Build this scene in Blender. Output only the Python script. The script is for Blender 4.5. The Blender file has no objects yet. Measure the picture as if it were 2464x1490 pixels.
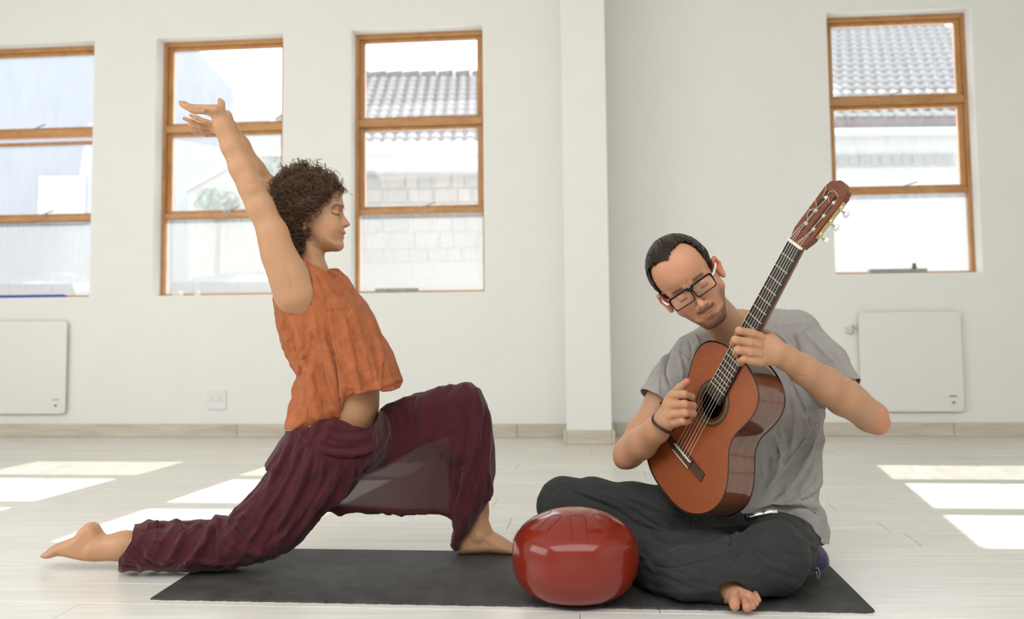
import bpy, bmesh, math, random
import numpy as np
from mathutils import Vector, Matrix

# ------------------------------------------------------------------ camera
F, CX, CY, H = 2400.0, 1232.0, 586.0, 0.717
PITCH, ROLL = math.radians(4.4), 0.0105
_fw = np.array([0, math.cos(PITCH), math.sin(PITCH)])
_up = np.array([0, -math.sin(PITCH), math.cos(PITCH)])
_rt = np.array([1.0, 0, 0])
RT = _rt * math.cos(ROLL) - _up * math.sin(ROLL)
UP = _up * math.cos(ROLL) + _rt * math.sin(ROLL)
FW = _fw
C0 = np.array([0, 0, H])

def proj(p):
    d = np.asarray(p, float) - C0
    z = d @ FW
    return np.stack([CX + F * (d @ RT) / z, CY - F * (d @ UP) / z], -1)

def P(px, py, Y):
    """Point of the place seen at photograph pixel (px, py) at distance Y in front of the camera."""
    d = FW + RT * ((px - CX) / F) + UP * ((CY - py) / F)
    return C0 + d * (Y / d[1])

scene = bpy.context.scene
cd = bpy.data.cameras.new('camera')
cam = bpy.data.objects.new('camera', cd)
scene.collection.objects.link(cam)
scene.camera = cam
cd.sensor_fit = 'HORIZONTAL'
cd.sensor_width = 36.0
cd.lens = 36.0 * F / 2464.0
cd.shift_x = 0.0
cd.shift_y = -(745.0 - CY) / 2464.0
cd.clip_start = 0.05
cam.matrix_world = Matrix(((RT[0], UP[0], -FW[0], C0[0]), (RT[1], UP[1], -FW[1], C0[1]), (RT[2], UP[2], -FW[2], C0[2]), (0, 0, 0, 1)))
cd.dof.use_dof = True
cd.dof.focus_distance = 2.75
cd.dof.aperture_fstop = 2.8

vs = scene.view_settings
vs.view_transform = 'Standard'
vs.look = 'None'
vs.gamma = 1.0
vs.use_curve_mapping = False
vs.exposure = 0.87

# ------------------------------------------------------------------ light
world = bpy.data.worlds.new('sky')
scene.world = world
world.use_nodes = True
bg = world.node_tree.nodes['Background']
bg.inputs[0].default_value = (0.86, 0.93, 1.0, 1)
bg.inputs[1].default_value = 2.2

def light(name, kind, energy, col, mat=None, **kw):
    l = bpy.data.lights.new(name, kind)
    l.energy = energy
    l.color = col
    for k, v in kw.items():
        setattr(l, k, v)
    o = bpy.data.objects.new(name, l)
    if mat is not None:
        o.matrix_world = mat
    scene.collection.objects.link(o)
    return o

_az, _el = math.radians(10.9), math.radians(39.0)
_tosun = Vector((math.sin(_az) * math.cos(_el), math.cos(_az) * math.cos(_el), math.sin(_el)))
light('sun', 'SUN', 7.5, (1.0, 0.95, 0.86), _tosun.to_track_quat('Z', 'Y').to_matrix().to_4x4(), angle=math.radians(0.55))

def area(name, loc, target, sx, sy, energy, col=(0.93, 0.97, 1.0)):
    d = Vector(loc) - Vector(target)
    m = Matrix.Translation(loc) @ d.to_track_quat('Z', 'Y').to_matrix().to_4x4()
    return light(name, 'AREA', energy, col, m, shape='RECTANGLE', size=sx, size_y=sy)

# unseen fill lamps added overhead, behind the camera and on the left
area('fill_overhead', (-0.4, 0.2, 3.42), (-0.4, 1.2, 0.0), 6.5, 4.0, 175)
area('fill_rear', (-0.6, -5.2, 2.9), (-0.2, 3.0, 0.7), 6.0, 1.1, 75)
area('fill_left', (-4.9, 1.4, 2.0), (0.3, 3.2, 0.6), 3.5, 1.8, 45)
# ------------------------------------------------------------------ helpers
def tag(o, label=None, cat=None, group=None, kind=None):
    if label: o['label'] = label
    if cat: o['category'] = cat
    if group: o['group'] = group
    if kind: o['kind'] = kind
    return o

def link(o, parent=None):
    scene.collection.objects.link(o)
    if parent is not None:
        o.parent = parent
    return o

def empty(name, loc=(0, 0, 0), parent=None):
    o = bpy.data.objects.new(name, None)
    o.empty_display_size = 0.1
    o.location = loc
    return link(o, parent)

def mesh_from(name, V, Fc, mats=(), smooth=False):
    me = bpy.data.meshes.new(name)
    V = np.asarray(V, np.float32)
    if isinstance(Fc, np.ndarray):
        n, k = Fc.shape
        me.vertices.add(len(V)); me.vertices.foreach_set('co', V.ravel())
        me.loops.add(n * k); me.loops.foreach_set('vertex_index', Fc.astype(np.int32).ravel())
        me.polygons.add(n)
        me.polygons.foreach_set('loop_start', np.arange(0, n * k, k, dtype=np.int32))
        me.polygons.foreach_set('loop_total', np.full(n, k, np.int32))
        me.update(calc_edges=True)
        me.validate()
    else:
        me.from_pydata([tuple(map(float, v)) for v in V], [], [tuple(f) for f in Fc])
        me.update()
    if smooth:
        me.polygons.foreach_set('use_smooth', np.ones(len(me.polygons), bool))
    for m in (mats if isinstance(mats, (list, tuple)) else [mats]):
        me.materials.append(m)
    return me

def obj(name, V, Fc, mat, parent=None, smooth=False, origin=None):
    """one mesh object; vertices given in world space, origin moved to the base of the shape"""
    V = np.asarray(V, float)
    pw = np.zeros(3)
    if parent is not None:
        q = parent
        while q is not None:
            pw = pw + np.array(q.location); q = q.parent
    if origin is None:
        lo, hi = V.min(0), V.max(0)
        origin = np.array([(lo[0] + hi[0]) / 2, (lo[1] + hi[1]) / 2, lo[2]])
    origin = np.asarray(origin, float)
    me = mesh_from(name, V - origin, Fc, mat, smooth)
    o = bpy.data.objects.new(name, me)
    o.location = origin - pw
    return link(o, parent)

class MB:
    """collects shapes into one mesh"""
    def __init__(s, fn=None):
        s.V, s.F, s.fn = [], [], fn
    def add(s, V, Fc):
        n = len(s.V)
        if s.fn: V = [s.fn(v) for v in V]
        s.V += [tuple(v) for v in V]
        s.F += [tuple(i + n for i in f) for f in Fc]
        return s
    def box(s, x0, x1, y0, y1, z0, z1, b=0.0):
        if b <= 0:
            V = [(x0,y0,z0),(x1,y0,z0),(x1,y1,z0),(x0,y1,z0),(x0,y0,z1),(x1,y0,z1),(x1,y1,z1),(x0,y1,z1)]
            return s.add(V, [(0,3,2,1),(4,5,6,7),(0,1,5,4),(1,2,6,5),(2,3,7,6),(3,0,4,7)])
        V = []; 
        for (x, sx) in ((x0, 1), (x1, -1)):
            for (y, sy) in ((y0, 1), (y1, -1)):
                for (z, sz) in ((z0, 1), (z1, -1)):
                    V += [(x, y + sy*b, z + sz*b), (x + sx*b, y, z + sz*b), (x + sx*b, y + sy*b, z)]
        bm = bmesh.new()
        vs_ = [bm.verts.new(v) for v in V]
        r = bmesh.ops.convex_hull(bm, input=vs_)
        bm.verts.index_update()
        Vv = [v.co[:] for v in bm.verts]; Ff = [[v.index for v in f.verts] for f in bm.faces]
        bm.free()
        return s.add(Vv, Ff)
    def prism(s, poly, y0, y1, axis='y'):
        """polygon (a,b) extruded from y0 to y1; poly in x,z"""
        n = len(poly)
        if axis == 'y':
            V = [(a, y0, b) for a, b in poly] + [(a, y1, b) for a, b in poly]
        elif axis == 'x':
            V = [(y0, a, b) for a, b in poly] + [(y1, a, b) for a, b in poly]
        else:
            V = [(a, b, y0) for a, b in poly] + [(a, b, y1) for a, b in poly]
        Fc = [tuple(range(n))[::-1], tuple(range(n, 2*n))] + [(i, (i+1) % n, n + (i+1) % n, n + i) for i in range(n)]
        return s.add(V, Fc)
    def tube(s, pts, r, n=8, cap=True):
        V, Fc = tube_mesh(pts, r, n, cap)
        return s.add(V, Fc)
    def lathe(s, prof, c=(0, 0, 0), n=32, R=None):
        V, Fc = [], []
        for r, z in prof:
            for k in range(n):
                a = 2*math.pi*k/n
                q = Vector((r*math.cos(a), r*math.sin(a), z))
                if R is not None: q = R @ q
                V.append((q[0]+c[0], q[1]+c[1], q[2]+c[2]))
        for i in range(len(prof)-1):
            for k in range(n):
                Fc.append((i*n+k, i*n+(k+1) % n, (i+1)*n+(k+1) % n, (i+1)*n+k))
        Fc.append(tuple(range(n))[::-1]); Fc.append(tuple(range((len(prof)-1)*n, len(prof)*n)))
        return s.add(V, Fc)
    def build(s, name, mat, parent=None, smooth=False, origin=None):
        return obj(name, s.V, s.F, mat, parent, smooth, origin)

def tube_mesh(pts, r, n=8, cap=True):
    pts = np.asarray(pts, float); m = len(pts)
    rr = np.full(m, r, float) if np.isscalar(r) else np.asarray(r, float)
    t = np.gradient(pts, axis=0); t /= np.linalg.norm(t, axis=1)[:, None] + 1e-12
    u = np.cross(t[0], [0, 0, 1.0]); 
    if np.linalg.norm(u) < 1e-3: u = np.cross(t[0], [0, 1.0, 0])
    u /= np.linalg.norm(u); V = []
    for i in range(m):
        u = u - t[i] * (u @ t[i]); u /= np.linalg.norm(u) + 1e-12
        w = np.cross(t[i], u)
        for k in range(n):
            a = 2*math.pi*k/n
            V.append(tuple(pts[i] + rr[i]*(math.cos(a)*u + math.sin(a)*w)))
    Fc = [(i*n+k, i*n+(k+1) % n, (i+1)*n+(k+1) % n, (i+1)*n+k) for i in range(m-1) for k in range(n)]
    if cap: Fc += [tuple(range(n))[::-1], tuple(range((m-1)*n, m*n))]
    return V, Fc

def smoothpts(pts, n):
    """Catmull-Rom through points"""
    p = np.asarray(pts, float); m = len(p)
    q = np.vstack([2*p[0]-p[1], p, 2*p[-1]-p[-2]])
    out = []
    for s in np.linspace(0, m-1-1e-9, n):
        i = int(s); f = s-i; a, b, c, d = q[i], q[i+1], q[i+2], q[i+3]
        out.append(.5*((2*b)+(-a+c)*f+(2*a-5*b+4*c-d)*f*f+(-a+3*b-3*c+d)*f**3))
    return np.array(out)

# ------------------------------------------------------------------ materials
def mat(name, col, rough=0.6, metal=0.0, spec=0.5, noise=0.0, nscale=20.0, bump=0.0, bscale=100.0, coat=0.0,
        sss=0.0, sheen=0.0, vcol=False, stretch=None, trans=0.0, alpha=1.0, coords='Object', detail=6.0, wr=None, clear=0.0):
    m = bpy.data.materials.new(name); m.use_nodes = True
    nt = m.node_tree; N = nt.nodes; L = nt.links
    b = N['Principled BSDF']
    b.inputs['Roughness'].default_value = rough
    b.inputs['Metallic'].default_value = metal
    b.inputs['Specular IOR Level'].default_value = spec
    b.inputs['Coat Weight'].default_value = coat
    b.inputs['Coat Roughness'].default_value = 0.04
    b.inputs['Sheen Weight'].default_value = sheen
    b.inputs['Base Color'].default_value = (*col, 1)
    if alpha < 1: b.inputs['Alpha'].default_value = alpha
    if sss > 0:
        b.inputs['Subsurface Weight'].default_value = sss
        b.inputs['Subsurface Radius'].default_value = (1.0, 0.35, 0.2)
        b.inputs['Subsurface Scale'].default_value = 0.012
    tc = N.new('ShaderNodeTexCoord'); mp = N.new('ShaderNodeMapping')
    L.new(tc.outputs[coords], mp.inputs[0])
    if stretch: mp.inputs['Scale'].default_value = stretch
    base = None
    if vcol:
        a = N.new('ShaderNodeVertexColor'); a.layer_name = 'Col'; base = a.outputs[0]
    if noise > 0:
        t = N.new('ShaderNodeTexNoise'); t.inputs['Scale'].default_value = nscale; t.inputs['Detail'].default_value = detail
        L.new(mp.outputs[0], t.inputs[0])
        r = N.new('ShaderNodeMapRange'); r.inputs[1].default_value = .25; r.inputs[2].default_value = .75
        r.inputs[3].default_value = 1-noise; r.inputs[4].default_value = 1+noise
        L.new(t.outputs[0], r.inputs[0])
        mx = N.new('ShaderNodeMix'); mx.data_type = 'RGBA'; mx.blend_type = 'MULTIPLY'; mx.inputs[0].default_value = 1
        if base: L.new(base, mx.inputs[6])
        else: mx.inputs[6].default_value = (*col, 1)
        L.new(r.outputs[0], mx.inputs[7])
        base = mx.outputs[2]
    if base: L.new(base, b.inputs['Base Color'])
    if bump > 0:
        t = N.new('ShaderNodeTexNoise'); t.inputs['Scale'].default_value = bscale; t.inputs['Detail'].default_value = 4
        L.new(mp.outputs[0], t.inputs[0])
        bp = N.new('ShaderNodeBump'); bp.inputs['Strength'].default_value = 1; bp.inputs['Distance'].default_value = bump
        L.new(t.outputs[0], bp.inputs['Height']); L.new(bp.outputs[0], b.inputs['Normal'])
        if wr:      # fine creases of worn cloth: (scale, depth, stretch)
            mp2 = N.new('ShaderNodeMapping'); mp2.inputs['Scale'].default_value = wr[2]; mp2.inputs['Rotation'].default_value = wr[3] if len(wr) > 3 else (0, 0, 0)
            L.new(tc.outputs[coords], mp2.inputs[0])
            w1 = N.new('ShaderNodeTexNoise'); w1.noise_type = 'RIDGED_MULTIFRACTAL'; w1.inputs['Scale'].default_value = wr[0]; w1.inputs['Detail'].default_value = 3.5
            w1.inputs['Distortion'].default_value = .9; w1.inputs['Roughness'].default_value = .45
            L.new(mp2.outputs[0], w1.inputs[0])
            b2 = N.new('ShaderNodeBump'); b2.inputs['Distance'].default_value = wr[1]; b2.inputs['Strength'].default_value = .9
            L.new(w1.outputs[0], b2.inputs['Height']); L.new(b2.outputs[0], bp.inputs['Normal'])
    if trans > 0:   # thin cloth lets light through
        tr = N.new('ShaderNodeBsdfTranslucent'); ms = N.new('ShaderNodeMixShader'); ms.inputs[0].default_value = trans
        if base: L.new(base, tr.inputs[0])
        else: tr.inputs[0].default_value = (*col, 1)
        out = N['Material Output']
        L.new(b.outputs[0], ms.inputs[1]); L.new(tr.outputs[0], ms.inputs[2]); L.new(ms.outputs[0], out.inputs[0])
        if clear > 0:   # open weave
            tp = N.new('ShaderNodeBsdfTransparent'); m3 = N.new('ShaderNodeMixShader'); m3.inputs[0].default_value = clear
            L.new(ms.outputs[0], m3.inputs[1]); L.new(tp.outputs[0], m3.inputs[2]); L.new(m3.outputs[0], out.inputs[0])
            at_ = N.new('ShaderNodeAttribute'); at_.attribute_name = 'single_layer'; mu = N.new('ShaderNodeMath'); mu.operation = 'MULTIPLY'; mu.inputs[1].default_value = clear
            L.new(at_.outputs['Fac'], mu.inputs[0]); L.new(mu.outputs[0], m3.inputs[0])
    return m

def glass_mat(name, tint, haze=0.0, diff=0.0, bump=0.0, rough=0.0):
    """thin pane: lets the view through, reflects a little; haze = share scattered as in frosted glass"""
    m = bpy.data.materials.new(name); m.use_nodes = True
    nt = m.node_tree; N = nt.nodes; L = nt.links
    N.remove(N['Principled BSDF']); out = N['Material Output']
    tr = N.new('ShaderNodeBsdfTransparent'); tr.inputs[0].default_value = (*tint, 1)
    gl = N.new('ShaderNodeBsdfGlossy'); gl.inputs['Roughness'].default_value = rough
    fr = N.new('ShaderNodeFresnel'); fr.inputs[0].default_value = 1.45
    m1 = N.new('ShaderNodeMixShader'); L.new(fr.outputs[0], m1.inputs[0]); 
    src = tr.outputs[0]
    if haze > 0:
        tl = N.new('ShaderNodeBsdfTranslucent'); tl.inputs[0].default_value = (0.95*diff, 0.96*diff, 0.97*diff, 1)
        rf = N.new('ShaderNodeBsdfRefraction'); rf.inputs['IOR'].default_value = 1.0; rf.inputs['Roughness'].default_value = 0.35
        m2 = N.new('ShaderNodeMixShader'); m2.inputs[0].default_value = haze
        t = N.new('ShaderNodeTexNoise'); tc = N.new('ShaderNodeTexCoord'); mp = N.new('ShaderNodeMapping')
        mp.inputs['Scale'].default_value = (60, 60, 6); t.inputs['Scale'].default_value = 1.0
        L.new(tc.outputs['Object'], mp.inputs[0]); L.new(mp.outputs[0], t.inputs[0])
        r = N.new('ShaderNodeMapRange'); r.inputs[1].default_value = .3; r.inputs[2].default_value = .7
        r.inputs[3].default_value = haze*.75; r.inputs[4].default_value = haze*1.25
        L.new(t.outputs[0], r.inputs[0]); L.new(r.outputs[0], m2.inputs[0])
        L.new(src, m2.inputs[1]); L.new(tl.outputs[0], m2.inputs[2]); src = m2.outputs[0]
    L.new(src, m1.inputs[1]); L.new(gl.outputs[0], m1.inputs[2]); L.new(m1.outputs[0], out.inputs[0])
    return m
# ------------------------------------------------------------------ implicit modelling (smooth blends, then a surface is grown)
def _poly_sd(px, pz, poly):
    """signed distance to a polygon, positive inside"""
    poly = np.asarray(poly, float); n = len(poly)
    d = np.full(px.shape, 1e18); ins = np.zeros(px.shape, bool)
    for i in range(n):
        ax, az = poly[i]; bx, bz = poly[(i+1) % n]
        ex, ez = bx-ax, bz-az
        wx, wz = px-ax, pz-az
        t = np.clip((wx*ex+wz*ez)/(ex*ex+ez*ez+1e-18), 0, 1)
        d = np.minimum(d, (wx-ex*t)**2+(wz-ez*t)**2)
        c = ((az <= pz) != (bz <= pz))
        with np.errstate(divide='ignore', invalid='ignore'):
            xi = ax + (pz-az)*ex/(ez if abs(ez) > 1e-18 else 1e-18)
        ins ^= c & (px < xi)
    d = np.sqrt(d)
    return np.where(ins, d, -d)

class Field:
    def __init__(s): s.ops = []
    def op(s, fn, lo, hi, k=0.01, mode='u'):
        s.ops.append((fn, np.asarray(lo, float), np.asarray(hi, float), k, mode)); return s
    def cone(s, a, b, ra, rb, k=0.012, mode='u', flat=None, fs=1.0):
        a = np.asarray(a, float); b = np.asarray(b, float); ba = b-a; L2 = ba@ba+1e-12
        r = max(ra, rb)*(max(1, fs))
        if flat is not None: w = np.asarray(flat, float); w = w/np.linalg.norm(w)
        def fn(p):
            q = p-a
            bb = ba
            if flat is not None:
                q = q + (q@w)[..., None]*w*(1/fs-1); bb = ba + (ba@w)*w*(1/fs-1)
            t = np.clip((q@bb)/(bb@bb+1e-12), 0, 1)
            d = np.linalg.norm(q-t[..., None]*bb, axis=-1)-(ra+(rb-ra)*t)
            return d*min(1, fs) if flat is not None else d
        xt = k*max(0, fs-1)
        return s.op(fn, np.minimum(a, b)-r-xt, np.maximum(a, b)+r+xt, k, mode)
    def chain(s, pts, rs, k=0.012, mode='u', flat=None, fs=1.0):
        for i in range(len(pts)-1): s.cone(pts[i], pts[i+1], rs[i], rs[i+1], k, mode, flat, fs)
        return s
    def ell(s, c, r, R=None, k=0.012, mode='u'):
        c = np.asarray(c, float); r = np.asarray(r, float); Rm = np.eye(3) if R is None else np.asarray(R, float)
        m = r.max()+k*(r.max()/r.min()-1)*.5
        def fn(p):
            q = (p-c)@Rm
            k0 = np.linalg.norm(q/r, axis=-1); k1 = np.linalg.norm(q/(r*r), axis=-1)+1e-9
            return k0*(k0-1)/k1
        return s.op(fn, c-m, c+m, k, mode)
    def puff(s, poly, Y, T, R, tilt=(0, 0), k=0.012, mode='u', frame=None):
        """volume with a given outline seen from the front, centred at depth Y, half thickness T, round edge width R.
        poly: photograph pixels (placed at distance Y), or local (a,b) when frame=(origin, A, B, N)"""
        if frame is None:
            w = np.array([P(x, y, Y) for x, y in poly]); poly2 = w[:, [0, 2]]
            c = w.mean(0); A = np.array([1., 0, 0]); B = np.array([0, 0, 1.]); N = np.array([0, 1., 0]); o = np.array([0, Y, 0.])
            lo = w.min(0)-[.005, T*1.2, .005]; hi = w.max(0)+[.005, T*1.2, .005]
            ex = abs(tilt[0])*(hi[0]-lo[0])+abs(tilt[1])*(hi[2]-lo[2]); lo[1] -= ex; hi[1] += ex
        else:
            o, A, B, N = [np.asarray(v, float) for v in frame]; poly2 = np.asarray(poly, float)
            w = np.array([o+A*a+B*b+N*t for a, b in poly for t in (-T, T)]); lo = w.min(0)-.005; hi = w.max(0)+.005
            c = o
        cc = poly2.mean(0); xt = k*max(0, T/R-1); lo = lo-xt; hi = hi+xt
        def fn(p):
            q = p-o; a = q@A; b = q@B; n = q@N - tilt[0]*(a-cc[0]) - tilt[1]*(b-cc[1])
            sd = _poly_sd(a, b, poly2)
            e = np.clip(R-sd, 0, None)
            d = np.sqrt(e*e+(n*R/T)**2)-R
            return np.where(d > 0, d, d*min(1, T/R))
        return s.op(fn, lo, hi, k, mode)
    def eval(s, p, sel=None):
        """p (...,3); sel: operations that can matter"""
        d = np.full(p.shape[:-1], 1.0)
        for i, (fn, lo, hi, k, mode) in enumerate(s.ops):
            if sel is not None and not sel[i]: continue
            e = fn(p); d = _comb(d, e, k, mode)
        return d

def _comb(d, e, k, mode):
    if mode == 'u':
        h = np.clip(k-np.abs(d-e), 0, None)/k
        return np.minimum(d, e)-h*h*k*.25
    if mode == 's':
        e = -e
        h = np.clip(k-np.abs(d-e), 0, None)/k
        return np.maximum(d, e)+h*h*k*.25
    if mode == 'i':
        h = np.clip(k-np.abs(d-e), 0, None)/k
        return np.maximum(d, e)+h*h*k*.25

def grow(field, h, lo=None, hi=None, margin=1.6, smooth=1, B=8):
    """surface net of the field at cell size h, evaluated only in blocks near the surface"""
    us = [o for o in field.ops if o[4] == 'u']
    if lo is None: lo = np.min([o[1] for o in us], 0)-3*h
    if hi is None: hi = np.max([o[2] for o in us], 0)+3*h
    lo = np.asarray(lo, float); hi = np.asarray(hi, float)
    lo = np.floor(lo/h)*h
    HB = h*B
    nb = np.ceil((hi-lo)/HB).astype(int)
    gx, gy, gz = [np.arange(n) for n in nb]
    I = np.stack(np.meshgrid(gx, gy, gz, indexing='ij'), -1).reshape(-1, 3)
    cen = lo+(I+.5)*HB
    reach = HB*.87*margin
    # coarse pass, with culling per operation
    d = np.full(len(cen), 1.0)
    for fn, l, u, k, mode in field.ops:
        m = np.all((cen > l-reach-k) & (cen < u+reach+k), 1)
        if not m.any(): continue
        if mode == 'i':
            m[:] = True
        d[m] = _comb(d[m], fn(cen[m]), k, mode)
    act = np.abs(d) < reach
    I = I[act]; cen = cen[act]
    ar = np.arange(B+1)
    off = np.stack(np.meshgrid(ar, ar, ar, indexing='ij'), -1)*h      # (B+1)^3
    NY, NZ = nb[1]*B+2, nb[2]*B+2
    ids_all, pos_all, val0, valx, valy, valz = [], [], [], [], [], []
    CH = 3000
    cidx = np.stack(np.meshgrid(np.arange(B), np.arange(B), np.arange(B), indexing='ij'), -1)
    for c0 in range(0, len(I), CH):
        Ib = I[c0:c0+CH]; cb = cen[c0:c0+CH]
        base = lo+Ib*HB
        D = np.full((len(Ib), B+1, B+1, B+1), 1.0, np.float32)
        for fn, l, u, k, mode in field.ops:
            if mode == 'i': m = np.ones(len(Ib), bool)
            else: m = np.all((cb > l-HB*.55-k-2*h) & (cb < u+HB*.55+k+2*h), 1)
            if not m.any(): continue
            pts = base[m][:, None, None, None, :]+off
            D[m] = _comb(D[m], fn(pts), k, mode)
        S = D < 0
        s8 = [S[:, a:a+B, b:b+B, c:c+B] for a in (0, 1) for b in (0, 1) for c in (0, 1)]
        cnt = sum(x.astype(np.int8) for x in s8)
        cr = (cnt > 0) & (cnt < 8)
        bi, i, j, k_ = np.nonzero(cr)
        if len(bi) == 0: continue
        g = Ib[bi]*B+np.stack([i, j, k_], 1)
        v = {(a, b, c): D[bi, i+a, j+b, k_+c] for a in (0, 1) for b in (0, 1) for c in (0, 1)}
        acc = np.zeros((len(bi), 3)); n = np.zeros(len(bi))
        for ax in range(3):
            for o1 in (0, 1):
                for o2 in (0, 1):
                    a = [0, 0, 0]; oth = [q for q in range(3) if q != ax]
                    a[oth[0]] = o1; a[oth[1]] = o2; b = list(a); b[ax] = 1
                    va, vb = v[tuple(a)], v[tuple(b)]
                    m = (va < 0) != (vb < 0)
                    t = np.where(m, va/np.where(m, va-vb, 1), 0)
                    pt = np.tile(np.array(a, float), (len(bi), 1)); pt[:, ax] = t
                    acc += pt*m[:, None]; n += m
        pos_all.append(lo+(g+acc/n[:, None])*h)
        ids_all.append((g[:, 0].astype(np.int64)*NY+g[:, 1])*NZ+g[:, 2])
        val0.append(v[0, 0, 0] < 0); valx.append(v[1, 0, 0] < 0); valy.append(v[0, 1, 0] < 0); valz.append(v[0, 0, 1] < 0)
    ids = np.concatenate(ids_all); V = np.concatenate(pos_all)
    v0 = np.concatenate(val0); vv = [np.concatenate(valx), np.concatenate(valy), np.concatenate(valz)]
    od = np.argsort(ids); ids = ids[od]; V = V[od]; v0 = v0[od]; vv = [x[od] for x in vv]
    st = [NY*NZ, NZ, 1]
    Q = []
    def look(q):
        r = np.searchsorted(ids, q); r = np.clip(r, 0, len(ids)-1)
        return np.where(ids[r] == q, r, -1)
    for ax in range(3):
        a1, a2 = st[(ax+1) % 3], st[(ax+2) % 3]
        m = np.nonzero(v0 != vv[ax])[0]
        c = [m, look(ids[m]-a1), look(ids[m]-a1-a2), look(ids[m]-a2)]
        q = np.stack(c, 1); ok = (q >= 0).all(1); q = q[ok]; flip = ~v0[m][ok]
        q[flip] = q[flip][:, ::-1]
        Q.append(q)
    Q = np.concatenate(Q)
    for _ in range(smooth):
        V = lap(V, Q, .5)
    return V, Q

def _edges(Q):
    k = Q.shape[1]
    return np.concatenate([Q[:, [i, (i+1) % k]] for i in range(k)])

def lap(V, Q, a=.5, mask=None):
    E = _edges(Q); n = len(V)
    cnt = np.bincount(E[:, 0], minlength=n)+np.bincount(E[:, 1], minlength=n)
    out = np.empty_like(V)
    for c in range(3):
        out[:, c] = np.bincount(E[:, 0], V[E[:, 1], c], n)+np.bincount(E[:, 1], V[E[:, 0], c], n)
    out /= np.maximum(cnt, 1)[:, None]
    w = a if mask is None else (a*mask)[:, None]
    out[cnt == 0] = V[cnt == 0]
    return V*(1-w)+out*w

def tri(Q):
    return np.concatenate([Q[:, [0, 1, 2]], Q[:, [0, 2, 3]]]) if Q.shape[1] == 4 else Q

def normals(V, Q):
    T = tri(Q); n = np.cross(V[T[:, 1]]-V[T[:, 0]], V[T[:, 2]]-V[T[:, 0]])
    N = np.stack([np.bincount(T.ravel(), np.repeat(n[:, c], 3), len(V)) for c in range(3)], 1)
    return N/(np.linalg.norm(N, axis=1)[:, None]+1e-20)

def clip_mesh(V, Q, g):
    """keep g > 0, cut exactly along g = 0"""
    T = tri(Q); s = g > 0; c = s[T].sum(1)
    keep = T[c == 3]; new = [keep]; Vn = [V]; base = len(V); cache = {}
    extra = []
    def cut(a, b):
        key = np.minimum(a, b)*np.int64(len(V))+np.maximum(a, b)
        t = g[a]/(g[a]-g[b]); return key, V[a]+(V[b]-V[a])*t[:, None]
    keys, poss = [], []
    recs = []
    for m in (1, 2):
        Tm = T[c == m]
        if len(Tm) == 0: continue
        sm = s[Tm]; odd = np.argmax(sm if m == 1 else ~sm, 1)
        R = np.stack([Tm[np.arange(len(Tm)), (odd+i) % 3] for i in range(3)], 1)
        k1, p1 = cut(R[:, 0], R[:, 1]); k2, p2 = cut(R[:, 0], R[:, 2])
        recs.append((m, R, k1, k2)); keys += [k1, k2]; poss += [p1, p2]
    if recs:
        K = np.concatenate(keys); Pp = np.concatenate(poss)
        uk, first, inv = np.unique(K, return_index=True, return_inverse=True)
        V = np.vstack([V, Pp[first]]); o = 0; inv = inv.ravel()
        for m, R, k1, k2 in recs:
            n = len(R); i1 = inv[o:o+n]+base; i2 = inv[o+n:o+2*n]+base; o += 2*n
            if m == 1: new.append(np.stack([R[:, 0], i1, i2], 1))
            else:
                new.append(np.stack([i1, R[:, 1], R[:, 2]], 1)); new.append(np.stack([i1, R[:, 2], i2], 1))
    T2 = np.concatenate(new); used = np.unique(T2); mp = np.full(len(V), -1); mp[used] = np.arange(len(used))
    return V[used], mp[T2]

def poly_px(V, poly):
    """signed distance in pixels (positive inside) of the seen position of vertices to a pixel polygon"""
    q = proj(V); return _poly_sd(q[:, 0], q[:, 1], poly)

def strokes(V, Q, lst, facing=True, occl=None):
    """press folds and creases into a surface: each stroke (points px, width px, height m[, (Ymin, Ymax)])"""
    N = normals(V, Q); q = proj(V); view = V-C0; view /= np.linalg.norm(view, axis=1)[:, None]
    fc = np.clip(-(N*view).sum(1)*3+.3, 0, 1) if facing else np.ones(len(V))
    D = np.zeros(len(V))
    for st in lst:
        pts, w, hgt = st[:3]; yr = st[3] if len(st) > 3 else None
        pts = np.asarray(pts, float)
        if len(pts) > 2: pts = smoothpts(pts, len(pts)*4)
        wmax = w*2.2
        m = (q[:, 0] > pts[:, 0].min()-wmax) & (q[:, 0] < pts[:, 0].max()+wmax) & (q[:, 1] > pts[:, 1].min()-wmax) & (q[:, 1] < pts[:, 1].max()+wmax) & (fc > 0)
        if yr: m &= (V[:, 1] > yr[0]) & (V[:, 1] < yr[1])
        ii = np.nonzero(m)[0]
        if len(ii) == 0: continue
        p = q[ii]; best = np.full(len(ii), 1e9); tt = np.zeros(len(ii)); n = len(pts)-1
        for k in range(n):
            a, b = pts[k], pts[k+1]; e = b-a; t = np.clip(((p-a)@e)/(e@e+1e-9), 0, 1)
            d = np.linalg.norm(p-a-t[:, None]*e, axis=1); c = d < best
            best[c] = d[c]; tt[c] = (k+t[c])/n
        end = np.clip(np.minimum(tt, 1-tt)*5+.25, 0, 1) if len(pts) > 1 else 1
        D[ii] += hgt*np.exp(-(best/w)**2*1.5)*end*fc[ii]
    return V+N*D[:, None]

def ripple(V, Q, amp, freq, seed=0, dirs=None, octs=2):
    """low soft unevenness of cloth or skin"""
    rs = np.random.RandomState(seed); N = normals(V, Q); s = np.zeros(len(V))
    for o in range(octs):
        for _ in range(6):
            k = rs.randn(3); k /= np.linalg.norm(k)
            if dirs is not None:
                for dd in dirs: k = k-np.asarray(dd)*(k@np.asarray(dd))*.85
            s += np.sin(V@k*freq*(2.1**o)*rs.uniform(.7, 1.3)+rs.uniform(0, 6.28))/(6*1.8**o)*2
    return V+N*(s*amp)[:, None]

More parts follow.
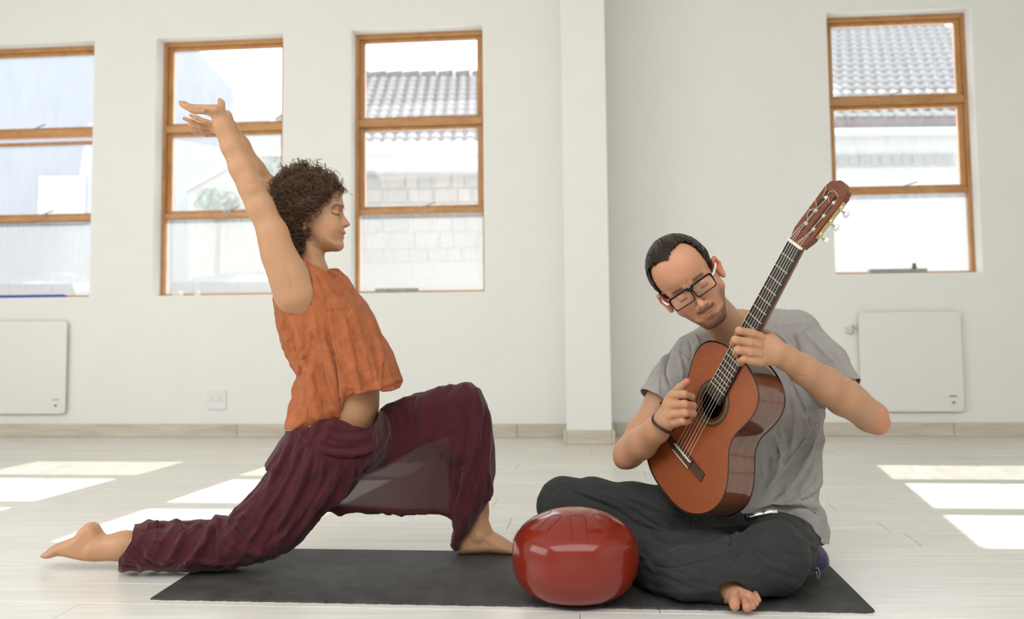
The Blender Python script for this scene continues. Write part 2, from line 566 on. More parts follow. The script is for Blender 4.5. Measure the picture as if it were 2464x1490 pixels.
def paint(me, V, base, spots, noise=0.0, seed=0):
    """pigment per vertex: spots = (fn(V)->weight 0..1, colour)"""
    C = np.ones((len(V), 4)); C[:, :3] = base
    for w, col in spots:
        w = np.clip(w, 0, 1)[:, None]; C[:, :3] = C[:, :3]*(1-w)+np.array(col)*w
    a = me.color_attributes.new('Col', 'FLOAT_COLOR', 'POINT')
    a.data.foreach_set('color', C.astype(np.float32).ravel())

def near(V, c, r, soft=.5):
    d = np.linalg.norm(V-np.asarray(c), axis=1)/r
    return np.clip((1-d)/soft, 0, 1)

def near_line(V, pts, r, soft=.6):
    best = np.full(len(V), 1e9); pts = np.asarray(pts, float)
    for a, b in zip(pts[:-1], pts[1:]):
        e = b-a; t = np.clip(((V-a)@e)/(e@e+1e-12), 0, 1)
        best = np.minimum(best, np.linalg.norm(V-a-t[:, None]*e, axis=1))
    return np.clip((1-best/r)/soft, 0, 1)

def sdf_obj(name, V, Q, material, parent=None, origin=None, thick=0.0, paintargs=None):
    o = obj(name, V, Q, material, parent, True, origin)
    if paintargs: paint(o.data, V, *paintargs)
    if thick > 0:
        md = o.modifiers.new('cloth', 'SOLIDIFY'); md.thickness = thick; md.offset = 0
    return o

def near_xz(V, pts, r, soft=.6):
    """pigment beside a line given in photograph pixels, the same on both sides of the head"""
    q = proj(V); best = np.full(len(V), 1e9); pts = np.asarray(pts, float)
    for a, b in zip(pts[:-1], pts[1:]):
        e = b-a; t = np.clip(((q-a)@e)/(e@e+1e-12), 0, 1)
        best = np.minimum(best, np.linalg.norm(q-a-t[:, None]*e, axis=1))
    return np.clip((1-best/r)/soft, 0, 1)

def union_grow(f, regions):
    """one surface grown at several finenesses; the regions do not overlap"""
    Vs, Ts, n, prev = [], [], 0, []
    for h, keep, lo, hi in regions:
        V, Q = grow(f, h, lo, hi)
        g = keep(V)
        for pk in prev: g = np.minimum(g, -pk(V)+.0004)
        V, T = clip_mesh(V, Q, g)
        Vs.append(V); Ts.append(T+n); n += len(V)
        if lo is not None: prev.append(keep)
    return np.vstack(Vs), close_small(np.concatenate(Ts))

def _wave(V, n, freq, rs):
    s = np.zeros(len(V))
    for _ in range(n):
        k = rs.randn(3); k /= np.linalg.norm(k); s += np.sin(V@k*freq*rs.uniform(.6, 1.4)+rs.uniform(0, 6.28))
    return s/math.sqrt(n)

def folds(V, Q, axis, wl, amp, seed=0, warp=.35, sharp=1.4, mask=None, n=3):
    """long cloth folds running along an axis: crests of a few warped waves across it"""
    rs = np.random.RandomState(seed); a = np.asarray(axis, float); a = a/np.linalg.norm(a)
    e1 = np.cross(a, [0, 1, 0]); e1 /= np.linalg.norm(e1)+1e-9; e2 = np.cross(a, e1)
    N = normals(V, Q); H = np.zeros(len(V))
    for i in range(n):
        t = rs.uniform(-1.0, 1.0); d = e1*math.cos(t)+e2*math.sin(t)
        f = 6.283/(wl*rs.uniform(.7, 1.35))
        ph = V@d*f + warp*6.28*_wave(V, 4, 1.1/wl, rs)*.35 + V@a*f*rs.uniform(-.18, .18)
        env = np.clip(.55+.6*_wave(V, 4, .8/wl, rs), 0, 1.3)
        H += (np.power(1-np.abs(np.sin(ph*.5)), sharp)-.35)*env*rs.choice((1, 1, -1))
    H *= amp
    if mask is not None: H *= mask
    return V+N*H[:, None]

def close_small(T, lim=14):
    """cap pinholes left between blocks"""
    E = _edges(T); n = int(T.max())+1
    key = E[:, 0].astype(np.int64)*n+E[:, 1]; rev = E[:, 1].astype(np.int64)*n+E[:, 0]
    b = E[~np.isin(key, rev)]
    nxt = {}
    for x, y in b: nxt.setdefault(int(y), []).append(int(x))
    used = set(); new = []
    for s in list(nxt):
        if s in used: continue
        loop = [s]; c = s
        while len(loop) <= lim:
            nn = nxt.get(c)
            if not nn: break
            c = nn[0]
            if c == s: break
            loop.append(c)
        if c == s and 3 <= len(loop) <= lim and not (set(loop) & used):
            used |= set(loop)
            for i in range(1, len(loop)-1): new.append((loop[0], loop[i], loop[i+1]))
    return np.vstack([T, np.array(new)]) if new else T

def strand_mesh(S, R, m=3):
    """many thin strands at once: S (n,k,3) points, R (n,k) radii"""
    n, k = S.shape[:2]
    t = np.gradient(S, axis=1); t /= np.linalg.norm(t, axis=2, keepdims=True)+1e-12
    ref = np.array([.31, .53, .79]); u = np.cross(t, ref); u /= np.linalg.norm(u, axis=2, keepdims=True)+1e-12; w = np.cross(t, u)
    a = np.arange(m)*2*np.pi/m
    V = S[:, :, None, :]+R[:, :, None, None]*(np.cos(a)[None, None, :, None]*u[:, :, None, :]+np.sin(a)[None, None, :, None]*w[:, :, None, :])
    V = V.reshape(-1, 3)
    i = np.arange(n)[:, None, None]*k*m; j = np.arange(k-1)[None, :, None]*m; c = np.arange(m)[None, None, :]; c2 = (c+1) % m
    Q = np.stack([i+j+c, i+j+c2, i+j+m+c2, i+j+m+c], -1).reshape(-1, 4)
    return V, Q
# ------------------------------------------------------------------ room
WA = math.atan(0.1)
E1 = np.array([math.cos(WA), -math.sin(WA), 0]); E2 = np.array([math.sin(WA), math.cos(WA), 0]); WO = np.array([0, 6.19, 0])
def W(p):   # wall coordinates: s along the window wall, t out through it, z up
    return WO + E1*p[0] + E2*p[1] + np.array([0, 0, p[2]])
def WMB(): return MB(W)

M_wall = mat('wall_paint', (0.87, 0.857, 0.812), 0.75, spec=.3, noise=.015, nscale=3, bump=.0006, bscale=220)
M_reveal = mat('reveal_paint', (0.94, 0.95, 0.94), 0.7, spec=.3)
M_ceil = mat('ceiling_paint', (0.85, 0.84, 0.80), 0.8, spec=.2)
def wood_mat(name, c1, c2, rough, sc, stretch, spec=.5, coords='Object', bump=0.0004, mid=.5, rnd=.12):
    m = bpy.data.materials.new(name); m.use_nodes = True
    nt = m.node_tree; N = nt.nodes; L = nt.links; b = N['Principled BSDF']
    b.inputs['Roughness'].default_value = rough; b.inputs['Specular IOR Level'].default_value = spec
    tc = N.new('ShaderNodeTexCoord'); mp = N.new('ShaderNodeMapping'); mp.inputs['Scale'].default_value = stretch
    L.new(tc.outputs[coords], mp.inputs[0])
    oi = N.new('ShaderNodeObjectInfo'); ml = N.new('ShaderNodeMath'); ml.operation = 'MULTIPLY'; ml.inputs[1].default_value = 37.0
    L.new(oi.outputs['Random'], ml.inputs[0]); cx = N.new('ShaderNodeCombineXYZ'); L.new(ml.outputs[0], cx.inputs[0]); L.new(ml.outputs[0], cx.inputs[2])
    ad = N.new('ShaderNodeVectorMath'); L.new(mp.outputs[0], ad.inputs[0]); L.new(cx.outputs[0], ad.inputs[1])
    t = N.new('ShaderNodeTexNoise'); t.inputs['Scale'].default_value = sc; t.inputs['Detail'].default_value = 8; t.inputs['Roughness'].default_value = .65
    t.inputs['Distortion'].default_value = .6
    L.new(ad.outputs[0], t.inputs[0])
    r = N.new('ShaderNodeValToRGB'); r.color_ramp.elements[0].position = mid-.2; r.color_ramp.elements[1].position = mid+.2
    r.color_ramp.elements[0].color = (*c1, 1); r.color_ramp.elements[1].color = (*c2, 1)
    L.new(t.outputs[0], r.inputs[0])
    mr = N.new('ShaderNodeMapRange'); mr.inputs[3].default_value = 1-rnd; mr.inputs[4].default_value = 1+rnd; L.new(oi.outputs['Random'], mr.inputs[0])
    mx = N.new('ShaderNodeMix'); mx.data_type = 'RGBA'; mx.blend_type = 'MULTIPLY'; mx.inputs[0].default_value = 1
    L.new(r.outputs[0], mx.inputs[6]); L.new(mr.outputs[0], mx.inputs[7]); L.new(mx.outputs[2], b.inputs['Base Color'])
    if bump:
        bp = N.new('ShaderNodeBump'); bp.inputs['Distance'].default_value = bump; L.new(t.outputs[0], bp.inputs['Height']); L.new(bp.outputs[0], b.inputs['Normal'])
    return m
M_floor = wood_mat('floor_laminate', (0.68, 0.64, 0.57), (0.81, 0.785, 0.735), 0.27, 2.2, (1.1, 16, 4), spec=.55, rnd=.03, bump=.0002)
M_skirt = wood_mat('skirting_laminate', (0.50, 0.43, 0.34), (0.70, 0.64, 0.54), 0.45, 2.0, (1.5, 9, 18), rnd=.05)
M_frame = wood_mat('window_frame_wood', (0.42, 0.18, 0.055), (0.62, 0.33, 0.12), 0.38, 3.0, (6, 6, 1.5), rnd=.06)
M_frame_h = wood_mat('window_rail_wood', (0.42, 0.18, 0.055), (0.62, 0.33, 0.12), 0.38, 3.0, (1.5, 6, 6), rnd=.06)
M_clear = glass_mat('window_glass', (0.95, 0.96, 0.97), haze=0.05, diff=.6)
M_frost = glass_mat('frosted_glass', (0.93, 0.95, 0.96), haze=0.38, diff=.28, rough=.15)
M_gap = mat('joint_brown', (0.25, 0.2, 0.14), .9)  # brown floor base that shows between the planks

S0, S1, T0, T1, ZC = -5.6, 4.6, 0.0, -9.6, 3.5
PB = 0.34   # pillar from s .34 to .60
# window openings (s0, s1, z0, z1)
WIN = [(-3.617, -2.753, 0.893, 2.592), (-2.335, -1.471, 0.893, 2.592), (-1.030, -0.170, 0.893, 2.594), (1.966, 2.836, 0.972, 2.605)]
def wall_segment(name, s0, s1, t, thick, wins):
    m = WMB(); x = s0
    for (a, b, z0, z1) in wins:
        m.box(x, a, t, t+thick, 0, ZC); m.box(a, b, t, t+thick, 0, z0); m.box(a, b, t, t+thick, z1, ZC); x = b
    m.box(x, s1, t, t+thick, 0, ZC)
    o = m.build(name, M_wall); return tag(o, kind='structure')
wl = wall_segment('wall_back_left', S0, 0.47, 0.0, 0.24, WIN[:3])
wr = wall_segment('wall_back_right', 0.47, S1+.02, 0.08, 0.24, WIN[3:])
o = WMB().box(.34, .60, -.34, .09, 0, ZC, .004).build('pillar', M_wall); tag(o, 'white square pillar standing against the window wall', kind='structure')
tag(WMB().box(S0-.2, S0, T1, .24, 0, ZC).build('wall_left', M_wall), kind='structure')
tag(WMB().box(S1, S1+.2, T1, .32, 0, ZC).build('wall_right', M_wall), kind='structure')
tag(WMB().box(S0-.2, S1+.2, T1-.2, T1, 0, ZC).build('wall_front', M_wall), kind='structure')
tag(WMB().box(S0-.2, S1+.2, T1-.2, .32, ZC, ZC+.15).build('ceiling', M_ceil), kind='structure')
fl = WMB().box(S0-.2, S1+.2, T1-.2, .32, -.12, -.011).build('floor', M_gap); tag(fl, kind='structure')
# planks: laid along the window wall
PWD, PLN = 0.192, 1.285
pm = MB().box(-PLN/2+.0006, PLN/2-.0006, -PWD/2+.0006, PWD/2-.0006, -.012, 0, .0012)
pmesh = mesh_from('plank', pm.V, pm.F, M_floor)
pmesh.transform(Matrix.Rotation(-WA, 4, 'Z'))
rs = random.Random(5); k = 0
t = .102
cut = []
while t > -5.4:
    off = rs.uniform(0, PLN); s = S0+off-PLN/2
    while s < S1-PLN/2+.3:
        c = W((s, t, 0)); q = proj(c)
        if c[1] > 1.9 and -900 < q[0] < 3400 and S0+PLN/2 <= s <= S1-PLN/2:
            p = bpy.data.objects.new('plank', pmesh); p.location = Vector(c)-fl.location; link(p, fl); k += 1
        else:
            cut.append((s, t))
        s += PLN
    t -= PWD
# the floor beyond the planks in view, as one piece
m = WMB()
for s, t_ in cut:
    a, b = max(S0, s-PLN/2), min(S1, s+PLN/2)
    if b > a: m.box(a+.0006, b-.0006, t_-PWD/2+.0006, t_+PWD/2-.0006, -.012, 0)
m.box(S0, S1, T1, t+PWD/2, -.012, 0)
o = m.build('plank_field', M_floor, fl); tag(o, kind='stuff')
print('planks', k)

# skirting boards in lengths
def skirt(name, pieces, parent_label=None):
    root = empty(name); root['kind'] = 'structure'
    for (s0, s1, t0, t1) in pieces:
        m = WMB()
        if abs(s1-s0) > abs(t1-t0) or True:
            m.box(min(s0, s1), max(s0, s1), min(t0, t1), max(t0, t1), 0.0, .082, .003)
        m.build('skirting_board', M_skirt, root)
    return root
skirt('baseboard_back_left', [(S0, -3.62, -.018, 0), (-3.617, -1.752, -.018, 0), (-1.750, .02, -.018, 0), (.022, .339, -.018, 0)])
skirt('baseboard_pillar', [(.322, .34, -.358, -.02), (.3405, .5995, -.358, -.34), (.60, .618, -.358, .06)])
skirt('baseboard_back_right', [(.62, 2.62, .062, .08), (2.622, S1, .062, .08)])
skirt('baseboard_left', [(S0, S0+.018, T1, -.02)]); skirt('baseboard_right', [(S1-.018, S1, T1, .06)])

def window(n, s0, s1, z0, z1, t, label, opened=False):
    root = empty('window_%d' % n, W((s0/2+s1/2, t+.1, z0))); root['kind'] = 'structure'; root['label'] = label
    ft = t+.115
    # plastered reveal lining
    m = WMB(); e = .004
    m.box(s0-.0, s0+e, t+.002, t+.238, z0, z1); m.box(s1-e, s1, t+.002, t+.238, z0, z1)
    m.box(s0+e, s1-e, t+.002, t+.238, z1-e, z1); m.box(s0+e, s1-e, t+.002, t+.238, z0, z0+e)
    m.build('reveal', M_reveal, root)
    a, b, c, d = s0+e, s1-e, z0+e, z1-e
    fw_ = .022
    tb = z0+.535 if n != 4 else z0+.525      # lower transom centre
    tu = z0+1.105 if n != 4 else z0+1.085
    for (x0, x1) in ((a, a+fw_), (b-fw_, b)):
        WMB().box(x0, x1, ft, ft+.075, c, d, .003).build('jamb', M_frame, root)
    WMB().box(a+fw_, b-fw_, ft, ft+.075, d-.03, d, .003).build('head_rail', M_frame_h, root)
    WMB().box(a+fw_, b-fw_, ft, ft+.075, c, c+.014, .003).build('sill_rail', M_frame_h, root)
    WMB().box(a+fw_, b-fw_, ft-.004, ft+.075, tb-.022, tb+.012, .003).build('transom', M_frame_h, root)
    WMB().box(a+fw_, b-fw_, ft-.004, ft+.075, tu-.022, tu+.026, .003).build('transom', M_frame_h, root)
    # two sashes above, fixed frosted pane below
    for i, (za, zb) in enumerate(((tu+.026, d-.03), (tb+.012, tu-.022))):
        sh = WMB(); w = .034
        y0, y1 = ft+.022, ft+.062
        lo_, hi_ = za, zb
        if opened and i == 1: hi_ = zb-.03
        for (x0, x1, q0, q1) in ((a+fw_, a+fw_+w, lo_, hi_), (b-fw_-w, b-fw_, lo_, hi_), (a+fw_+w, b-fw_-w, hi_-w*.6, hi_), (a+fw_+w, b-fw_-w, lo_, lo_+w*.55)):
            sh.box(x0, x1, y0, y1, q0, q1, .0025)
        s_ = sh.build('sash', M_frame, root)
        WMB().box(a+fw_+w-.006, b-fw_-w+.006, y0+.017, y0+.021, lo_+w*.5, hi_-w*.55).build('pane', M_clear, s_)
        # stay: a slim metal arm on the lower rail
        if i == 1 or n in (1, 4):
            cx_ = (a+b)/2+(.02 if i else -.05)
            hb = WMB(); hb.box(cx_-.035, cx_+.02, y0-.012, y0, lo_+.002, lo_+.010, .002)
            hb.tube([(cx_-.01, y0-.008, lo_+.006), (cx_+.03, y0-.02, lo_+.02), (cx_+.085, y0-.03, lo_+.035)], .004, 6)
            hb.build('window_stay', M_steel, s_)
    WMB().box(a+fw_-.004, b-fw_+.004, ft+.035, ft+.039, c+.012, tb-.020).build('frosted_pane', M_frost, root)
    return root
M_steel = mat('dull_steel', (0.42, 0.44, 0.42), .35, metal=.9)
window(1, *WIN[0], 0, 'far left window cut by the picture edge, with frosted lower pane', True)
window(2, *WIN[1], 0, 'wooden window behind the raised hands')
window(3, *WIN[2], 0, 'wooden window behind the woman\'s face, left of the pillar')
window(4, *WIN[3], .08, 'wooden window on the right behind the guitar headstock')

# things on the window sills
M_block = mat('weathered_block', (0.36, 0.36, 0.33), .9, noise=.35, nscale=60, bump=.001, bscale=150)
M_blue = mat('blue_tape', (0.02, 0.06, 0.42), .5, noise=.25, nscale=40)
M_white = mat('white_plastic', (0.82, 0.82, 0.79), .4)
o = WMB().box(-.875, -.60, .02, .07, .8975, .925, .004).build('stone_slab', M_block)
tag(o, 'flat grey slab lying on the sill of the window behind the woman\'s face', 'slab')
r = empty('stone_slab', W((2.37, .12, .977)))
tag(r, 'long weathered grey slab with a small knob on the sill of the right window', 'slab')
WMB().box(2.18, 2.52, .105, .155, .9765, 1.004, .004).build('slab_body', M_block, r)
WMB().lathe([(.0, 0), (.012, 0), (.018, .008), (.012, .014), (.009, .02), (.013, .028), (.008, .034), (0.0005, .035)], (2.45, .13, 1.004), 16).build('knob', mat('knob_brown', (.2, .15, .1), .6), r)
o = WMB().box(-3.60, -2.93, .02, .05, .8975, .915, .003).build('blue_strip', M_blue)
tag(o, 'flat blue strip lying along the sill of the leftmost window', 'strip')
for i, (s, w) in enumerate(((-2.19, .035), (-2.06, .02))):
    mb = WMB(); mb.lathe([(0.001, 0), (w*.8, 0.0), (w, .012), (w*.8, .026), (w*.3, .032), (.001, .033)], (s, .07, .897), 20)
    o = mb.build('soap_dish' if 0 else 'pebble', M_white, smooth=True)
    tag(o, ['larger white pebble at the left end of the second window\'s sill', 'smaller white pebble on the second window\'s sill, right of the larger one'][i], 'pebble', 'white pebbles on the window sill')

# wall heaters
M_heater = mat('heater_enamel', (0.83, 0.82, 0.78), .42, bump=.0003, bscale=60)
M_dark = mat('dark_print', (0.10, 0.10, 0.09), .6)
M_led = mat('amber_neon', (0.45, 0.17, 0.04), .4)
def rounded_rect(s0, s1, z0, z1, r=.025, n=6):
    pts = []
    for cx_, cz, a0 in ((s1-r, z1-r, 0), (s0+r, z1-r, 90), (s0+r, z0+r, 180), (s1-r, z0+r, 270)):
        for i in range(n+1):
            a = math.radians(a0+90*i/n); pts.append((cx_+r*math.cos(a), cz+r*math.sin(a)))
    return pts
def heater(s1, t, label, tap):
    s0 = s1-.592; z0, z1 = .150, .741
    r = empty('wall_heater', W(((s0+s1)/2, t-.02, z0))); tag(r, label, 'heater', 'white square wall panel heaters')
    WMB().prism(rounded_rect(s0, s1, z0, z1), t-.034, t-.022).build('heater_panel', M_heater, r)
    for (x, z) in ((s0+.05, z0+.05), (s1-.05, z0+.05), (s0+.05, z1-.05), (s1-.05, z1-.05)):
        WMB().box(x-.012, x+.012, t-.022, t-.001, z-.012, z+.012).build('standoff', M_white, r)
    for (x, z) in ((s0+.024, z1-.026), (s1-.028, z1-.026), (s1-.028, z0+.17), (s1-.035, z0+.018)):
        m = WMB(); m.prism([(x+.006*math.cos(a), z+.006*math.sin(a)) for a in np.linspace(0, 2*math.pi, 12, endpoint=False)], t-.037, t-.033)
        m.build('screw_cap', M_white, r)
    m = WMB(); cx_, cz = s1-.062, z0+.052
    m.prism([(cx_+.026*math.cos(a), cz+.026*math.sin(a)) for a in np.linspace(0, 2*math.pi, 24, endpoint=False)], t-.036, t-.033)
    sw = m.build('switch_plate', M_white, r)
    m = WMB(); m.prism([(cx_+.010*math.cos(a), cz+.007*math.sin(a)) for a in np.linspace(0, 2*math.pi, 16, endpoint=False)], t-.040, t-.0355)
    m.build('neon_switch', M_led, sw)
    # small dark printed name plate (illegible in the photograph)
    m = WMB(); m.prism([(cx_-.026, cz+.034), (cx_+.026, cz+.034), (cx_+.02, cz+.040), (cx_-.004, cz+.042), (cx_-.02, cz+.040)], t-.0345, t-.033)
    m.build('name_print', M_dark if tap else mat('grey_print', (.4, .4, .36), .6), r)
    if tap:
        m = WMB(); m.tube([(s0-.0, t-.012, z1-.10), (s0-.03, t-.012, z1-.075), (s0-.03, t-.012, z1-.12), (s0-.045, t-.012, z1-.13)], .006, 6)
        m.box(s0-.07, s0-.035, t-.03, t-.001, z1-.125, z1-.085, .004)
        m.build('cable_clip', mat('cable_cream', (.70, .66, .54), .5), r)
    return r
heater(-2.884, 0.0, 'white square wall heater under the far left window, cut by the picture edge', False)
heater(2.680, 0.08, 'white square wall heater right of the guitarist\'s elbow with cable clip', True)

# double socket
r = empty('wall_socket', W((-1.89, -.01, .172))); tag(r, 'white double wall socket low on the wall behind the woman', 'socket')
WMB().box(-1.952, -1.826, -.010, 0, .172, .292, .003).build('socket_plate', M_white, r)
M_hole = mat('socket_hole', (.30, .29, .26), .7)
for cx_ in (-1.914, -1.866):
    WMB().box(cx_-.017, cx_+.017, -.0125, -.0098, .256, .282, .002).build('rocker_switch', M_white, r)
    for (dx, dz, rr) in ((0, .018, .0045), (-.012, -.004, .0038), (.012, -.004, .0038)):
        m = WMB(); m.prism([(cx_+dx+rr*math.cos(a), .228+dz+rr*math.sin(a)) for a in np.linspace(0, 2*math.pi, 10, endpoint=False)], -.0106, -.0095)
        m.build('pin_hole', M_hole, r)
# ------------------------------------------------------------------ outside the windows
def mm(name, col, **k): return mat(name, tuple(c*.62 for c in col), .85, spec=.2, **k)
M_road = mat('street', (.72, .71, .69), .9, noise=.06, nscale=8)
M_pale = mm('pale_render', (.36, .38, .42), noise=.03, nscale=3)
M_cream = mm('cream_render', (.62, .61, .58), noise=.03)
M_tile = mm('roof_tile', (.46, .42, .42), noise=.2, nscale=5)
M_ridge = mm('ridge_tile', (.11, .075, .08))
M_stone = [mm('stone_block_%d' % i, c, noise=.12, nscale=14) for i, c in enumerate(((.52, .47, .42), (.48, .45, .43), (.56, .50, .43)))]
M_mortar = mm('mortar', (.55, .52, .49))
M_wpane = mat('far_glass', (.30, .36, .38), .2)
M_leaf = mm('foliage_green', (.42, .50, .42), noise=.4, nscale=6)
tag(MB().box(-40, 40, 6.55, 60, -.4, -.3).build('ground', M_road), kind='structure')

def at(px, py, Y): p = P(px, py, Y); return p[0], p[2]

# house with barrel tiled roof behind the two middle windows
YE, YR = 17.0, 20.4
xl, _ = at(545, 300, YE); xr, _ = at(1290, 300, YE)
_, ze = at(1000, 352, YE); _, zr = at(1000, 184, YR)
house = empty('stone_house', ((xl+xr)/2, YE+.3, -.3)); tag(house, 'stone house with barrel tiled roof seen through the two middle windows', 'house')
hip = 1.3
MB().box(xl+.4, xr-.3, YE+.45, YR+3, -.3, ze+.1).build('wall', M_mortar, house)
rv = [(xl, YE, ze), (xr, YE, ze), (xr, YR, zr), (xl+hip, YR, zr)]
obj('roof', rv+[(a, b+.0, c-.12) for a, b, c in rv], [(0, 1, 2, 3), (7, 6, 5, 4), (0, 4, 5, 1), (1, 5, 6, 2), (2, 6, 7, 3), (3, 7, 4, 0)], M_ridge, house)
rf = house.children[-1]
MB().box(xl+.05, xr, YE-.10, YE-.01, ze-.16, ze+.06, .02).build('gutter', M_cream, house)
MB().box(xl+.3, xr-.2, YE+.0, YE+.44, ze-.42, ze-.13, .02).build('eave_board', M_cream, house)
def tile_mesh(w, l, mt):
    m = MB(); V, Fc = [], []; n = 5
    for y, s in ((0, 1.0), (l, .82)):
        for i in range(n+1):
            a = math.pi*i/n; V.append((w/2*s*math.cos(a), y, w*.42*s*math.sin(a)+.03*(1-y/l)))
    for i in range(n): Fc.append((i, i+1, n+2+i, n+1+i))
    Fc.append(tuple(range(n+1))[::-1])
    return mesh_from('roof_tile', V, Fc, mt, True)
tm = tile_mesh(.160, .20, M_tile)
sl = math.atan2(zr-ze, YR-YE); R_ = Matrix.Rotation(sl, 4, 'X'); tm.transform(R_)
L_ = math.hypot(zr-ze, YR-YE); rows = int(L_/.30); k = 0; rest = []
for j in range(rows):
    f = j*.30/L_; y = YE+(YR-YE)*f; z = ze+(zr-ze)*f
    x = xl+hip*f+.1+(.1 if j % 2 else 0)
    while x < xr-.05:
        q = proj((x, y, z)); vis = (820 < q[0] < 1180 or 500 < q[0] < 700) and q[1] < 330
        if vis and k < 298:
            o = bpy.data.objects.new('roof_tile', tm); o.location = Vector((x, y, z+.005))-house.location-rf.location; link(o, rf); k += 1
        else: rest.append((x, y, z))
        x += .205
V, Fc = [], []
mv = np.array([v.co[:] for v in tm.vertices]); mf = [tuple(p.vertices) for p in tm.polygons]
for c in rest:
    b = len(V); V += [tuple(mv[i]+np.array(c)) for i in range(len(mv))]; Fc += [tuple(i+b for i in f) for f in mf]
if rest: tag(obj('roof_tiles', V, Fc, M_tile, rf), kind='stuff')
print('tiles', k, len(rest))
m = MB(); 
for i in range(int((xr-xl-hip)/.35)):
    x = xl+hip+i*.35; m.tube([(x, YR, zr+.02), (x+.33, YR, zr+.03)], [.10, .12], 8)
m.build('ridge_cap', M_ridge, house)
# stone blocks of the wall seen in the middle pane
rs = random.Random(3); zb = ze-.45; row = 0
bl = {}
while zb > 1.9:
    h = rs.choice((.22, .26, .3)); x = at(845, 400, YE+.45)[0]-rs.uniform(0, .3)
    while x < at(1180, 400, YE+.45)[0]:
        w = rs.choice((.24, .34, .44)); key = (w, h)
        if key not in bl:
            bb = MB().box(.008, w-.008, -.03, 0, .008, h-.008, .012); bl[key] = [mesh_from('stone_block', bb.V, bb.F, mt_) for mt_ in M_stone]
        o = bpy.data.objects.new('stone_block', rs.choice(bl[key])); o.location = Vector((x, YE+.45, zb-h))-house.location; link(o, house)
        x += w
    zb -= h

# pale house filling the left window and half of the second
YB = 13.0
x0, _ = at(-500, 300, YB); x1, _ = at(560, 300, YB); 
pale = empty('pale_house', ((x0+x1)/2, YB, -.3)); tag(pale, 'pale bluish house with a small white paned window seen through the left windows', 'house')
_, zt = at(100, 60, YB)
MB().prism([(x0, -.3), (x1, -.3), (x1, at(545, 215, YB)[1]), (at(420, 130, YB)[0], zt), (x0, zt)], YB, YB+3.2).build('wall', M_pale, pale)
wx0, wz1 = at(106, 436, YB); wx1, wz0 = at(196, 524, YB)
wf = MB().box(wx0-.05, wx1+.05, YB-.05, YB-.001, wz0-.08, wz1+.06, .01).build('window_frame', mm('far_white', (.66, .67, .68)), pale)
for i in range(3):
    for j in range(2):
        a = wx0+(wx1-wx0)*i/3+.02; b = wx0+(wx1-wx0)*(i+1)/3-.02; c = wz0+(wz1-wz0)*j/2+.02; d = wz0+(wz1-wz0)*(j+1)/2-.02
        MB().box(a, b, YB-.058, YB-.045, c, d).build('pane', M_wpane, wf)
# low gabled wall with plants, between them (middle pane of the second window)
YG = 12.5
g = empty('garden_wall', (at(560, 500, YG)[0], YG, -.3)); tag(g, 'cream gabled garden wall with sloping top behind the raised forearms', 'wall')
MB().prism([(at(455, 600, YG)[0], -.3), (at(720, 600, YG)[0], -.3), (at(720, 370, YG)[0], at(720, 372, YG)[1]), (at(600, 370, YG)[0], at(600, 372, YG)[1]), (at(455, 470, YG)[0], at(455, 455, YG)[1])], YG, YG+.3).build('wall_panel', mm('cream_wall', (.54, .50, .44)), g)
MB().prism([(at(450, 470, YG)[0], at(450, 462, YG)[1]), (at(600, 370, YG)[0], at(600, 378, YG)[1]), (at(720, 370, YG)[0], at(720, 378, YG)[1]), (at(720, 370, YG)[0], at(720, 362, YG)[1]), (at(598, 370, YG)[0], at(598, 362, YG)[1]), (at(446, 470, YG)[0], at(446, 446, YG)[1])], YG-.08, YG+.35).build('coping', M_cream, g)
def bush(px, py, Y, rx, rz, label, n, seed):
    x, z = at(px, py, Y); r_ = random.Random(seed); V, Fc = [], []
    root = empty('bush', (x, Y, -.3)); tag(root, label, 'bush', 'shrubs outside the windows')
    for _ in range(n):
        a = r_.uniform(0, 6.28); b_ = math.acos(r_.uniform(-1, 1)); q = r_.uniform(.55, 1)
        c = np.array([x+rx*q*math.sin(b_)*math.cos(a), Y+rx*.6*q*math.sin(b_)*math.sin(a), z+rz*q*math.cos(b_)])
        u = np.array([r_.gauss(0, 1) for _ in range(3)]); u /= np.linalg.norm(u); w = np.cross(u, [0.3, .5, .8]); w /= np.linalg.norm(w)
        l = r_.uniform(.05, .09); i = len(V); V += [c-u*l, c+w*l*.4, c+u*l, c-w*l*.4]; Fc.append((i, i+1, i+2, i+3))
    tag(obj('leaves', V, Fc, M_leaf, root), kind='stuff')
    MB().tube([(x, Y, -.3), (x+.03, Y, z-rz*.5), (x, Y, z)], [.04, .03, .015], 7).build('stem', mm('bark', (.2, .15, .11)), root)
bush(520, 490, 12.2, .26, .20, 'green shrub seen between the forearms and the left window frame', 900, 1)
bush(660, 440, 12.2, .2, .32, 'green shrub beside the woman\'s hair, outside the second window', 900, 2)

